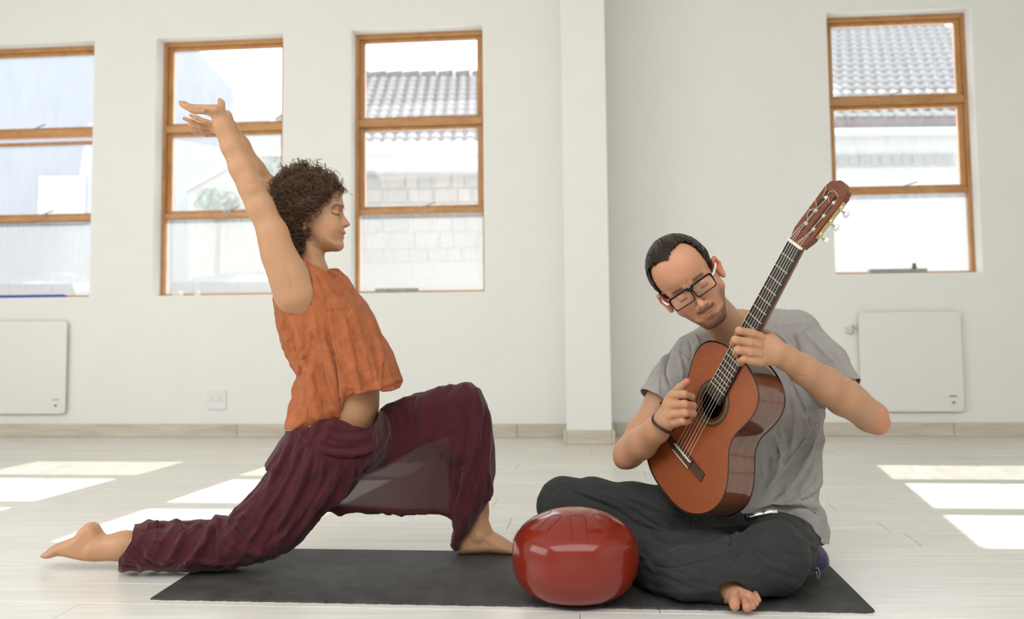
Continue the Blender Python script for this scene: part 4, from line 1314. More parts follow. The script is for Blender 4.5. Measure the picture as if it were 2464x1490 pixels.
# ---- orange top
M_top = mat('rust_orange_linen', (0.56, 0.175, 0.065), .78, spec=.2, sheen=.15, noise=.16, nscale=26, bump=.0006, bscale=260, trans=.30, detail=8, wr=(34, .005, (1, 1, .42)))
def top():
    f = Field(); YM = 3.02
    sil = z2([(330, -20), (470, 20), (590, 80), (690, 110), (712, 200), (785, 300), (872, 400), (932, 520), (985, 640), (1062, 780), (1104, 900), (1134, 1010), (1150, 1120), (1000, 1180), (850, 1200), (740, 1330), (640, 1400), (300, 1460), (285, 1350), (290, 1250), (330, 1180), (372, 940), (330, 850), (258, 700), (222, 560), (208, 400), (200, 260), (235, 120)])
    f.puff(sil, YM, .158, .085, k=.02)
    V, Q = grow(f, .0042)
    # broad hanging folds, then creases
    q = proj(V)
    st = []
    def S(pts, w, h): st.append((z2(pts), w, h))
    S([(470, 420), (500, 620), (560, 850), (610, 1050), (640, 1230)], 9, .012)      # side seam fold
    S([(600, 420), (640, 620), (660, 800), (690, 1000), (700, 1200)], 7, .010)
    S([(560, 500), (610, 750), (650, 950), (670, 1150)], 6, -.011)
    S([(620, 430), (650, 700), (680, 900), (705, 1100)], 3.5, -.011)
    S([(740, 420), (800, 560), (860, 760), (900, 960), (930, 1060)], 6, .007)
    S([(700, 480), (740, 700), (760, 900), (790, 1080)], 7, .006)
    S([(780, 700), (820, 900), (860, 1060)], 6, -.006)
    S([(870, 480), (930, 620), (985, 800), (985, 950), (960, 1050)], 4, .008)
    S([(960, 560), (1000, 700), (1000, 900), (985, 1010)], 4, -.010)
    S([(1010, 720), (1060, 880), (1090, 1000)], 8, .006)
    S([(960, 1045), (1040, 1000), (1110, 980)], 6, .008)
    S([(470, 150), (520, 300), (560, 420), (600, 560)], 5, .006)
    S([(500, 140), (570, 260), (640, 360), (740, 440)], 5, .005)
    S([(530, 130), (620, 200), (720, 290), (830, 380)], 5, -.005)
    S([(560, 150), (640, 190), (720, 260), (800, 330)], 4, .006)
    S([(600, 130), (680, 150), (720, 210), (760, 270)], 5, .007)
    S([(600, 460), (680, 455), (760, 455)], 2.5, -.004); S([(620, 490), (700, 500), (780, 505)], 2.5, .003)
    S([(720, 400), (750, 450), (790, 560)], 2.5, -.005)
    S([(650, 690), (720, 660), (800, 670)], 3, .003); S([(560, 640), (620, 700), (640, 780)], 3, .003)
    S([(840, 600), (880, 640), (930, 660)], 3, .0035); S([(800, 580), (850, 660), (900, 740), (940, 760)], 2.5, -.003)
    S([(300, 500), (350, 640), (390, 760), (400, 900)], 9, .008)
    S([(330, 560), (330, 700), (380, 860)], 5, -.008)
    S([(250, 520), (280, 680), (340, 860)], 5, .006); S([(230, 420), (260, 600)], 5, .005)
    S([(450, 640), (400, 800), (390, 950), (380, 1150)], 8, -.008)
    S([(460, 560), (440, 700), (400, 820)], 5, .008)
    S([(480, 800), (470, 1000), (440, 1200), (400, 1300)], 9, .006)
    S([(420, 900), (400, 1100), (340, 1290)], 7, .006); S([(540, 850), (560, 1050), (560, 1250)], 8, -.007)
    S([(610, 1180), (630, 1240), (690, 1250)], 5, .006)
    S([(700, 1100), (760, 1080), (820, 1070), (900, 1050)], 3, .004)
    for i in range(46):
        r_ = random.Random(i+50); x = r_.uniform(260, 1000); y = r_.uniform(150, 1150); a = r_.gauss(1.35, .45); l = r_.uniform(40, 150)
        S([(x, y), (x+math.cos(a)*l*.5+r_.uniform(-12, 12), y+math.sin(a)*l*.5), (x+math.cos(a)*l, y+math.sin(a)*l)], r_.uniform(1.6, 3.2), r_.choice((-1, 1))*r_.uniform(.0014, .003))
    V = strokes(V, Q, st)
    q = proj(V); grow_ = np.clip((q[:, 1]-640)/260, .25, 1.0)
    V = folds(V, Q, (.30, 0, -1), .075, .0095, 11, warp=.25, sharp=1.3, mask=grow_)
    V = folds(V, Q, (.38, 0, -1), .034, .0036, 12, warp=.4, sharp=1.6, mask=np.clip(grow_+.2, 0, 1))
    V = folds(V, Q, (1, 0, .25), .03, .0016, 13, warp=.7, sharp=1.8)
    V = ripple(V, Q, .0012, 42, 5, octs=2)
    # openings
    keep = z2([(395, 40), (470, 118), (560, 155), (612, 143), (662, 143), (712, 190), (800, 260), (1300, 700), (1134, 1012), (1122, 1036), (1060, 1060), (1000, 1066), (960, 1050), (880, 1068), (800, 1085), (745, 1110), (708, 1135), (700, 1200), (696, 1255), (640, 1262), (628, 1284), (560, 1272), (470, 1315), (380, 1355), (300, 1350), (100, 1340), (100, 0)])
    g = poly_px(V, keep)*.00125
    # near armhole and far armhole
    arm = z2([(330, -60), (400, 50), (448, 150), (470, 235), (476, 330), (462, 415), (372, 480), (300, 490), (246, 350), (205, 262), (180, 120)])
    ga = poly_px(V, arm)*.00125
    near_side = V[:, 1] < 3.035
    g = np.minimum(g, np.where(near_side, -ga, 1))
    arm2 = [(a-22+18, b-8) for a, b in arm]
    ga2 = poly_px(V, arm2)*.00125
    g = np.minimum(g, np.where(V[:, 1] > 3.06, -ga2, 1))
    V, T = clip_mesh(V, Q, g)
    V = lap(V, T, .3)
    o = obj('sleeveless_top', V, T, M_top, woman, True)
    md = o.modifiers.new('cloth', 'SOLIDIFY'); md.thickness = .0022; md.offset = 0
    return o
top()

# ---- maroon trousers
M_tr = mat('maroon_gauze', (0.095, 0.018, 0.025), .8, spec=.18, sheen=.25, noise=.12, nscale=40, bump=.0005, bscale=420, trans=.30, detail=8, wr=(30, .002, (1, 1, .45), (0, .5, 0)), clear=.27)
def trousers():
    f = Field()
    rear = [(692, 1015), (715, 985), (800, 960), (905, 975), (915, 1010), (905, 1080), (880, 1125), (835, 1190), (786, 1229), (767, 1252), (723, 1302), (694, 1327), (664, 1341), (606, 1356), (577, 1365), (469, 1374), (400, 1374), (328, 1373), (250, 1372), (240, 1300), (300, 1262), (345, 1259), (385, 1253), (400, 1258), (440, 1252), (505, 1254), (515, 1240), (545, 1245), (575, 1215), (625, 1162), (646, 1132), (638, 1118), (655, 1090), (672, 1062), (688, 1042)]
    f.puff(rear, 2.945, .088, .060, k=.03)
    front = [(880, 960), (950, 966), (1000, 947), (1080, 927), (1130, 921), (1158, 934), (1172, 975), (1183, 1030), (1190, 1085), (1191, 1140), (1184, 1190), (1168, 1222), (1150, 1248), (1128, 1270), (1112, 1295), (1100, 1326), (1088, 1318), (1084, 1295), (1092, 1262), (1100, 1200), (1095, 1120), (1040, 1090), (960, 1120), (870, 1140), (830, 1100)]
    f.puff(front, 3.10, .080, .055, k=.03)
    drape = [(850, 1080), (1110, 1000), (1140, 1100), (1130, 1220), (1098, 1262), (1088, 1250), (1040, 1238), (970, 1239), (880, 1233), (788, 1229)]
    f.puff(drape, 3.06, .022, .02, tilt=(.15, 0), k=.03)
    C3(f, [(800, 1075, 3.0, 86), (850, 1060, 3.03, 84)], .04, flat=(0, 1, 0), fs=1.45)
    f.cone(P(800, 1020, 3.02), P(830, 1060, 3.02), rp(82, 3.02), rp(78, 3.02), .03, flat=(0, 1, 0), fs=1.55)
    V, Q = grow(f, .0044)
    st = []
    def S(pts, w, h, c=z4): st.append((c(pts), w, h))
    # waistband roll
    S([(230, 400), (330, 520), (480, 570), (620, 575), (740, 540), (800, 470)], 7, .012)
    S([(420, 420), (560, 470), (700, 460), (790, 400)], 5, .007); S([(400, 370), (540, 420), (690, 410), (780, 380)], 3, -.006)
    S([(360, 480), (480, 530), (620, 530), (740, 490)], 3.5, -.007); S([(350, 450), (420, 400)], 3, -.004)
    S([(260, 480), (360, 540), (520, 600), (700, 590), (780, 530)], 5, -.010)
    S([(820, 270), (860, 380), (850, 480), (780, 600)], 5, .007); S([(850, 260), (900, 380), (900, 470)], 4, -.006)
    # long folds of the near leg
    for a in ([(330, 560), (260, 780), (160, 1000), (20, 1180)], [(420, 600), (380, 800), (260, 1000), (90, 1200)], [(520, 640), (500, 760), (380, 950), (200, 1150)],
              [(250, 520), (180, 700), (70, 900), (-60, 1060)], [(620, 620), (600, 760), (500, 900), (400, 1000)], [(180, 480), (110, 620), (20, 780)], [(700, 640), (620, 800), (480, 940)]):
        S(a, 7, .007); S([(x+26, y+14) for x, y in a], 5, -.007)
    # front leg
    for a, w, h in (([(1080, 140), (1100, 300), (1110, 450), (1100, 600)], 4, .006), ([(1050, 160), (1070, 320), (1080, 480)], 5, -.005),
                    ([(1520, 120), (1540, 300), (1500, 550), (1420, 800), (1380, 1000)], 7, .008), ([(1570, 200), (1600, 400), (1590, 640), (1560, 860)], 6, .006),
                    ([(1470, 160), (1460, 400), (1400, 700), (1360, 950)], 7, -.008), ([(1560, 300), (1560, 560), (1500, 800), (1430, 1000)], 5, -.007),
                    ([(1600, 700), (1620, 860), (1580, 920)], 4, .006), ([(1380, 500), (1350, 800), (1370, 1000)], 5, .006),
                    ([(1300, 420), (1200, 700), (1060, 900), (980, 980)], 4, .005), ([(1220, 480), (1120, 700), (960, 880)], 3, -.004),
                    ([(900, 640), (760, 780), (600, 900), (480, 960)], 3.5, .005), ([(1100, 560), (900, 700), (700, 850), (560, 940)], 3.5, .005),
                    ([(1040, 680), (860, 800), (660, 900)], 3, -.004), ([(720, 740), (600, 860), (500, 940)], 3, -.004),
                    ([(450, 970), (700, 965), (900, 995), (1150, 1000), (1330, 1040)], 3, .004), ([(1340, 1060), (1370, 1150), (1320, 1260)], 5, .006),
                    ([(1400, 1050), (1420, 1120), (1370, 1210)], 4, -.007), ([(1480, 960), (1440, 1080), (1400, 1180)], 4, .006),
                    ([(920, 220), (1000, 180), (1080, 150)], 4, .004), ([(1200, 100), (1350, 80), (1480, 90)], 9, .004),
                    ([(900, 260), (960, 330), (960, 500), (900, 640)], 6, .005), ([(1000, 250), (1010, 420), (980, 560)], 5, -.004)):
        S(a, w, h)
    # bunched cloth round knee, calf and hem of the kneeling leg
    for a, w, h in (([(1480, 480), (1540, 520), (1640, 520), (1750, 480)], 6, .009), ([(1500, 500), (1520, 620), (1600, 760), (1700, 860)], 6, .008),
                    ([(1460, 520), (1450, 640), (1400, 740), (1250, 860), (1180, 930)], 6, .010), ([(1490, 560), (1480, 700), (1500, 840)], 5, -.010),
                    ([(1380, 560), (1250, 600), (1180, 750), (1120, 850)], 5, .007), ([(1290, 570), (1200, 640), (1140, 780)], 4, -.008),
                    ([(830, 660), (900, 720), (960, 820), (1100, 880)], 4, .006), ([(860, 620), (960, 680), (1080, 700)], 4, .005),
                    ([(800, 700), (880, 800), (1000, 900), (1100, 900), (1220, 850)], 4, -.007), ([(760, 760), (820, 830), (920, 900)], 4, .006),
                    ([(720, 830), (820, 840), (900, 920)], 4, .007), ([(730, 870), (760, 900), (850, 920)], 3, -.006),
                    ([(860, 560), (900, 600), (960, 560)], 4, .006), ([(900, 540), (980, 560), (1060, 530)], 4, .006), ([(880, 580), (1000, 590), (1100, 545)], 3, -.005),
                    ([(820, 640), (800, 720), (760, 780)], 3, -.006), ([(1120, 545), (1300, 530), (1400, 530)], 4, .004),
                    ([(1200, 900), (1300, 840), (1400, 860), (1600, 880), (1700, 850)], 5, .008), ([(1240, 920), (1400, 900), (1600, 905)], 4, -.006),
                    ([(1560, 640), (1700, 760), (1850, 800), (1950, 800)], 6, .006), ([(1650, 560), (1760, 700), (1900, 760)], 6, -.006),
                    ([(1840, 300), (1700, 440), (1620, 500)], 5, .006), ([(1950, 400), (1850, 600), (1750, 700)], 7, .006), ([(2080, 400), (1980, 620), (1900, 760)], 7, -.006),
                    ([(2200, 380), (2080, 620), (1980, 760)], 6, .006), ([(2350, 300), (2240, 540), (2060, 740)], 5, .006), ([(1920, 80), (1960, 120), (1990, 60)], 4, .006),
                    ([(2000, 560), (1930, 720)], 5, -.004)):
        S(a, w, h, z3)
    for i in range(90):
        r_ = random.Random(i+500); x = r_.uniform(300, 1180); y = r_.uniform(960, 1360)
        a = 2.1+r_.gauss(0, .35) if x < 900 else r_.choice((1.5, 2.4))+r_.gauss(0, .25); l = r_.uniform(20, 60)
        st.append(([(x, y), (x+math.cos(a)*l*.5+r_.uniform(-4, 4), y+math.sin(a)*l*.5), (x+math.cos(a)*l, y+math.sin(a)*l)], r_.uniform(1.8, 3), r_.choice((-1, 1))*r_.uniform(.001, .0022)))
    V = strokes(V, Q, st)
    q = proj(V); rear_ = np.clip((930-q[:, 0])/90, 0, 1)*(V[:, 1] < 3.06); frontm = 1-rear_
    calf = np.clip((560-q[:, 0])/80, 0, 1); band_ = np.clip((q[:, 1]-1110)/50, 0, 1)
    V = folds(V, Q, (-.5, 0, -.87), .062, .0085, 21, warp=.25, mask=rear_*(1-calf)*np.clip(band_+.1, 0, 1))
    V = folds(V, Q, (-.5, 0, -.87), .028, .0030, 22, warp=.4, mask=rear_*(1-calf))
    V = folds(V, Q, (-.35, 0, -.9), .05, .0075, 23, warp=.8, mask=calf)
    V = folds(V, Q, (.1, 0, -1), .08, .0060, 24, warp=.3, mask=frontm)
    V = folds(V, Q, (.1, 0, -1), .034, .0026, 25, warp=.5, mask=frontm)
    V = ripple(V, Q, .0012, 60, 9, octs=2)
    # openings: waist, hem of the kneeling leg, hem of the front leg
    keep = [(400, 1000), (640, 1036), (697, 1037), (745, 1028), (768, 1010), (800, 1006), (826, 1012), (850, 1024), (880, 1031), (898, 1024), (908, 1008), (914, 985), (930, 972), (950, 966), (1000, 900), (1260, 880), (1260, 1190), (1176, 1206), (1166, 1222), (1150, 1250), (1138, 1262), (1120, 1290), (1106, 1330), (1060, 1400), (200, 1420), (284, 1400), (285, 1346), (301, 1325), (316, 1302), (320, 1276), (330, 1240), (420, 1100)]
    g = poly_px(V, keep)*.00125
    V, T = clip_mesh(V, Q, g)
    V[:, 2] = np.maximum(V[:, 2], .0075)
    V = lap(V, T, .3)
    o = obj('trousers', V, T, M_tr, woman, True)
    # where the gauze hangs as a single sheet between the legs it is see-through; elsewhere it is gathered in layers
    sheet = [(925, 1118), (1000, 1070), (1085, 1035), (1092, 1060), (1086, 1120), (1092, 1200), (1082, 1240), (1040, 1232), (970, 1233), (880, 1226), (800, 1222), (830, 1180), (870, 1140)]
    w = np.clip(poly_px(V, sheet)/14+.15, 0, 1); w *= np.clip(1.15-(proj(V)[:, 0]-850)/420, .5, 1); w[proj(V)[:, 0] < 790] = 0
    a_ = o.data.attributes.new('single_layer', 'FLOAT', 'POINT'); a_.data.foreach_set('value', w.astype(np.float32))
trousers()
# ------------------------------------------------------------------ the guitarist
def z5(l): return [(1520+x/4.139, 540+y/4.139) for x, y in l]
def z6(l): return [(1460+x/2.98, 760+y/2.98) for x, y in l]
def z7(l): return [(1220+x/2.621, 1120+y/2.621) for x, y in l]

# head frame: origin at the bridge of the nose
HB = P(1662, 695, 2.575)
_r, _d, _y = math.radians(37), math.radians(10), math.radians(14)
_ui = np.array([-math.sin(_r), 0, math.cos(_r)]); _ri = np.array([math.cos(_r), 0, math.sin(_r)]); _fi = np.array([0, -1., 0])
HF = math.cos(_d)*_fi - math.sin(_d)*_ui; HU = math.cos(_d)*_ui + math.sin(_d)*_fi; HR = _ri
HF, HR = HF*math.cos(_y)-HR*math.sin(_y), HR*math.cos(_y)+HF*math.sin(_y)
HM = np.stack([HR, HF, HU], 1)
HS = 1.03
def hp_(r, f, u): return HB + (HR*r+HF*f+HU*u)*HS
def toh(V): return (V-HB)@HM/HS

def man_field():
    f = Field()
    # torso
    for a, b in (((1785, 800, 2.92, 40), (1800, 870, 2.95, 78)), ((1800, 870, 2.95, 78), (1830, 1000, 2.98, 92)), ((1830, 1000, 2.98, 92), (1860, 1140, 2.99, 88)), ((1860, 1140, 2.99, 88), (1870, 1255, 2.97, 92))):
        f.cone(P(*a[:3]), P(*b[:3]), rp(a[3], a[2]), rp(b[3], b[2]), .03)
    C3(f, [(1780, 790, 2.92, 38), (1715, 830, 2.94, 36), (1660, 872, 2.93, 38)], .03)
    C3(f, [(1785, 790, 2.92, 36), (1865, 796, 2.94, 34), (1925, 820, 2.94, 42)], .03)
    # right arm (left in the picture)
    C3(f, [(1658, 874, 2.93, 38), (1590, 965, 2.88, 34), (1545, 1040, 2.86, 33), (1513, 1090, 2.85, 33)], .02)
    f.ell(P(1497, 1108, 2.85), (.022, .022, .022), k=.02)
    C3(f, [(1514, 1090, 2.85, 35), (1545, 1066, 2.80, 36), (1580, 1035, 2.73, 30), (1604, 1008, 2.68, 25)], .015, )
    # right hand
    C3(f, [(1604, 1008, 2.68, 24), (1622, 985, 2.665, 27)], .015)
    f.ell(P(1625, 978, 2.665), (.033, .020, .042), k=.015)
    for pts in ([(1618, 952, 2.655, 12), (1646, 949, 2.62, 9.4), (1664, 955, 2.645, 8.2), (1657, 963, 2.665, 7.5)],
                [(1614, 975, 2.650, 12), (1647, 973, 2.612, 9.8), (1668, 977, 2.64, 8.6), (1662, 985, 2.66, 7.8)],
                [(1616, 998, 2.650, 12), (1648, 994, 2.615, 9.6), (1668, 995, 2.64, 8.4), (1661, 1002, 2.66, 7.6)],
                [(1622, 1018, 2.655, 11), (1642, 1014, 2.625, 8.6), (1656, 1013, 2.65, 7.6), (1650, 1018, 2.665, 7)]):
        C3(f, pts, .0045)
    C3(f, [(1610, 985, 2.69, 16), (1618, 955, 2.70, 13), (1636, 935, 2.69, 10.5), (1653, 919, 2.675, 9.2)], .008)
    # left arm (right in the picture)
    C3(f, [(1925, 812, 2.93, 50), (1990, 892, 2.86, 37), (2060, 972, 2.79, 35), (2096, 1002, 2.76, 35)], .02)
    C3(f, [(2112, 1002, 2.755, 27), (2122, 1018, 2.75, 20)], .012); C3(f, [(2112, 1022, 2.75, 25), (2085, 1008, 2.75, 28)], .012)
    C3(f, [(2092, 1000, 2.75, 36), (2030, 956, 2.70, 43), (1985, 925, 2.66, 41), (1935, 890, 2.61, 35), (1893, 862, 2.57, 29)], .015)
    # left hand round the neck
    C3(f, [(1893, 862, 2.57, 28), (1868, 848, 2.55, 28)], .015)
    f.ell(P(1848, 842, 2.545), (.040, .020, .040), R=np.array([[.96, 0, .27], [0, 1, 0], [-.27, 0, .96]]), k=.015)
    for pts in ([(1828, 812, 2.535, 13), (1808, 802, 2.515, 10.5), (1779, 796, 2.50, 9.4), (1777, 804, 2.53, 8.6), (1783, 812, 2.553, 7.2)],
                [(1824, 832, 2.530, 13), (1800, 824, 2.508, 10.8), (1769, 818, 2.492, 9.6), (1766, 826, 2.525, 8.8), (1774, 833, 2.55, 7.2)],
                [(1824, 852, 2.530, 13), (1802, 847, 2.508, 10.4), (1775, 842, 2.495, 9.4), (1771, 849, 2.528, 8.6), (1776, 857, 2.553, 7.2)],
                [(1829, 871, 2.535, 12), (1808, 869, 2.515, 9.2), (1788, 865, 2.505, 8.4), (1781, 869, 2.53, 7.6), (1784, 875, 2.553, 6.8)]):
        C3(f, pts, .0045)
    C3(f, [(1872, 830, 2.57, 14), (1850, 808, 2.595, 11.5), (1826, 797, 2.615, 10), (1810, 792, 2.62, 9)], .010)
    # neck
    a = hp_(0, -.105, -.045)
    f.cone(a, P(1764, 800, 2.90), .046, .054, .02)
    f.cone(hp_(.03, -.10, -.05), P(1725, 815, 2.84), .014, .010, .015)
    f.cone(P(1770, 790, 2.92), P(1840, 785, 2.93), .040, .030, .03)
    # head
    E = lambda c, r, k=.012, mode='u': f.ell(hp_(*c), np.array(r)*HS, HM, k, mode)
    K = lambda a, b, ra, rb, k=.012, mode='u': f.cone(hp_(*a), hp_(*b), ra*HS, rb*HS, k, mode)
    E((0, -.092, .038), (.0760, .094, .084), .02)
    E((0, -.050, .050), (.063, .052, .056), .02)
    E((0, -.052, -.035), (.059, .052, .066), .02)
    K((0, -.052, -.07), (0, -.035, -.098), .043, .026, .02)
    E((0, -.014, -.106), (.020, .015, .014), .015)
    for s in (-1, 1):
        K((s*.054, -.078, -.055), (s*.020, -.022, -.104), .013, .014, .02)
        K((s*.060, -.085, -.015), (s*.055, -.078, -.055), .012, .012, .02)
        E((s*.047, -.036, -.030), (.018, .017, .014), .02)
        K((s*.046, -.026, .010), (s*.010, -.007, .010), .0085, .0085, .010)
        E((s*.031, .000, -.010), (.018, .013, .012), .010, 's')
        E((s*.031, -.0225, -.0105), (.0145, .0150, .0125), .004)
        E((s*.0118, .006, -.0485), (.0068, .0085, .0062), .005)
        E((s*.0062, .0105, -.0545), (.0034, .0060, .0026), .002, 's')
        # ears
        E((s*.079, -.090, -.018), (.007, .018, .030), .006)
        K((s*.088, -.100, .004), (s*.090, -.108, -.014), .0045, .0045, .004)
        K((s*.082, -.080, .008), (s*.088, -.100, .008), .0042, .0045, .004)
        K((s*.090, -.108, -.014), (s*.082, -.088, -.042), .0045, .0060, .004)
        E((s*.090, -.088, -.016), (.007, .011, .017), .005, 's')
        E((s*.079, -.077, -.021), (.004, .004, .006), .004)
    K((0, -.010, .004), (0, .013, -.040), .0060, .0075, .007)
    E((0, .0165, -.0445), (.0088, .0095, .0085), .006)
    E((0, -.009, -.068), (.025, .013, .015), .014)
    K((-.019, -.010, -.0750), (-.004, .0010, -.0725), .0022, .0032, .004)
    K((.019, -.010, -.0750), (.004, .0010, -.0725), .0022, .0032, .004)
    K((-.015, -.008, -.0800), (.015, -.008, -.0800), .0036, .0036, .006); E((0, -.005, -.0800), (.011, .005, .0040), .005)
    # legs, mostly in the trousers
    C3(f, [(1880, 1270, 2.95, 72), (1700, 1262, 2.90, 54), (1520, 1226, 2.90, 46), (1365, 1212, 2.93, 40), (1500, 1312, 2.88, 30), (1660, 1392, 2.64, 26), (1745, 1428, 2.56, 24)], .02)
    C3(f, [(1890, 1290, 2.90, 64), (1880, 1330, 2.74, 56), (1868, 1350, 2.62, 52), (1760, 1374, 2.59, 44), (1650, 1382, 2.59, 34), (1580, 1376, 2.70, 26)], .02)
    # right foot peeping out under the shin
    C3(f, [(1700, 1415, 2.60, 26), (1770, 1430, 2.53, 19), (1800, 1436, 2.50, 14)], .02)
    C3(f, [(1768, 1430, 2.50, 12), (1767, 1450, 2.475, 12.5), (1768, 1458, 2.468, 12)], .004)
    for x, y, r, Y in ((1798, 1461, 12, 2.462), (1811, 1459, 8.6, 2.465), (1819, 1452, 7.6, 2.475), (1825, 1444, 6.8, 2.485)):
        C3(f, [(x-12, y-24, Y+.05, r*.95), (x-4, y-10, Y+.012, r*.8), (x, y, Y, r)], .0025)
    return f
mf_ = man_field()
fine = [bx3(1545, 555, 1775, 815, 2.40, 2.86), bx3(1590, 905, 1685, 1040, 2.58, 2.74), bx3(1745, 780, 1880, 890, 2.45, 2.66), bx3(1740, 1425, 1850, 1490, 2.40, 2.54)]
gs = [boxk(*b) for b in fine]
_t = _time.time()
reg = [(.0019, g, b[0]-.004, b[1]+.004) for g, b in zip(gs, fine)]
reg.append((.0042, lambda V: -np.max([g(V) for g in gs], 0)+.0006, None, None))
V, T = union_grow(mf_, reg)
print('man mesh', len(V), len(T), round(_time.time()-_t, 1))
V = strokes(V, T, [
    (z5([(490, 570), (510, 600), (520, 630)]), 2.2, -.0016), (z5([(545, 560), (555, 590), (575, 610)]), 2.2, -.0018), (z5([(590, 540), (620, 560)]), 2, -.0010),
    (z5([(450, 600), (470, 640)]), 2, -.001), (z5([(350, 480), (500, 500), (640, 430)]), 3, -.0005),
    (z5([(640, 880), (740, 905), (800, 870), (845, 825)]), 1.6, -.0024),
    (z5([(600, 830), (620, 900), (650, 960)]), 3, -.0016), (z5([(790, 740), (860, 780), (905, 840)]), 3, -.0018),
    (z5([(700, 960), (790, 950), (850, 900)]), 4, -.0022), (z5([(640, 590), (690, 610), (750, 560)]), 1.4, -.0012), (z5([(430, 745), (480, 755), (530, 700)]), 1.4, -.0012),
    (z5([(870, 650), (930, 740), (960, 850)]), 5, -.0016),
    (z6([(1290, 420), (1360, 430), (1440, 440)]), 3, -.0012), (z6([(1090, 200), (1180, 190), (1260, 230)]), 3, .0010),
    (z6([(130, 815), (200, 800), (260, 765)]), 3, -.002), (z6([(410, 700), (440, 740), (470, 790)]), 3, .001),
    (z5([(1170, 1110), (1230, 1100), (1290, 1120)]), 2.4, .0012), (z5([(1150, 1200), (1220, 1200), (1290, 1220)]), 2.4, .0012), (z5([(1150, 1300), (1230, 1300), (1300, 1310)]), 2.4, .001),
])
man = empty('man', np.array([P(1800, 1400, 2.75)[0], 2.75, .0065]))
tag(man, 'bearded person in glasses, grey T-shirt and dark trousers sitting cross-legged playing guitar', 'person')
def seat_z(V):   # he sits on the cushion
    return .0078+.068*np.clip((V[:, 1]-2.62)/.05, 0, 1)*np.clip((proj(V)[:, 0]-1660)/60, 0, 1)
V[:, 2] = np.maximum(V[:, 2], seat_z(V)+.002)
bodym = obj('body', V, T, M_skin, man, True)
SKIN_M = (0.50, 0.265, 0.15)
h = toh(V); r_, f_, u_ = h[:, 0], h[:, 1], h[:, 2]
onh = near(V, HB-HF*.08, .17, .05)*((proj(V)[:, 0] < 1764) & (proj(V)[:, 1] < 806))
def band(x, a, b, s): return np.clip((x-a)/s, 0, 1)*np.clip((b-x)/s, 0, 1)
rsn = np.random.RandomState(1).rand(len(V))*.35+.75
beard = band(u_, -.135, -.085, .010)*band(f_, -.075, .03, .02) + band(np.abs(r_), .030, .07, .012)*band(u_, -.11, -.045, .015)*band(f_, -.085, -.02, .015)*.5
tache = band(np.abs(r_), -1, .029, .006)*band(u_, -.0735, -.058, .004)*band(f_, -.02, .03, .004)*.8
soul = band(np.abs(r_), -1, .010, .004)*band(u_, -.095, -.083, .003)*.5
brow = band(np.abs(r_), .011, .050, .006)*band(u_-.006+.12*np.clip(np.abs(r_)-.03, 0, 1), .000, .014, .004)*band(f_, -.045, .03, .004)*.9
lash = band(np.abs(r_), .018, .044, .004)*band(u_, -.0200, -.0150, .0022)*band(f_, -.03, .03, .004)*.9
lips = band(np.abs(r_), -1, .018, .004)*band(u_, -.0845, -.0735, .002)*band(f_, -.016, .03, .003)*.55
paint(bodym.data, V, SKIN_M, [
    (onh*.25*band(f_, -.1, .05, .02), (.60, .24, .15)),
    (near(V, hp_(0, .02, -.04), .022, 1)*.45, (.64, .22, .15)),
    (near(V, hp_(.085, -.09, -.01), .032, .8)*.75, (.62, .10, .07)), (near(V, hp_(-.085, -.09, -.01), .032, .8)*.75, (.62, .10, .07)),
    (onh*np.clip(beard*1.2, 0, 1)*rsn*1.1, (.12, .042, .020)), (onh*np.clip(tache*1.3, 0, 1)*rsn, (.12, .045, .022)), (onh*soul, (.17, .07, .04)),
    (onh*lips, (.40, .13, .10)), (onh*brow*rsn, (.09, .045, .025)), (onh*lash, (.04, .02, .02)),
    (near(V, P(1497, 1108, 2.83), .05, .8)*.4, (.55, .20, .13)), (near(V, P(2118, 1015, 2.74), .06, .8)*.5, (.58, .20, .12)),
    (near(V, P(1658, 975, 2.62), .045, .8)*.35, (.62, .22, .15)), (near(V, P(1654, 919, 2.67), .016, .8)*.6, (.60, .14, .09)), (near(V, P(1775, 835, 2.5), .04, .8)*.3, (.64, .27, .17)),
    (near(V, P(1800, 1452, 2.46), .06, .5)*.5, (.45, .17, .12)),
])

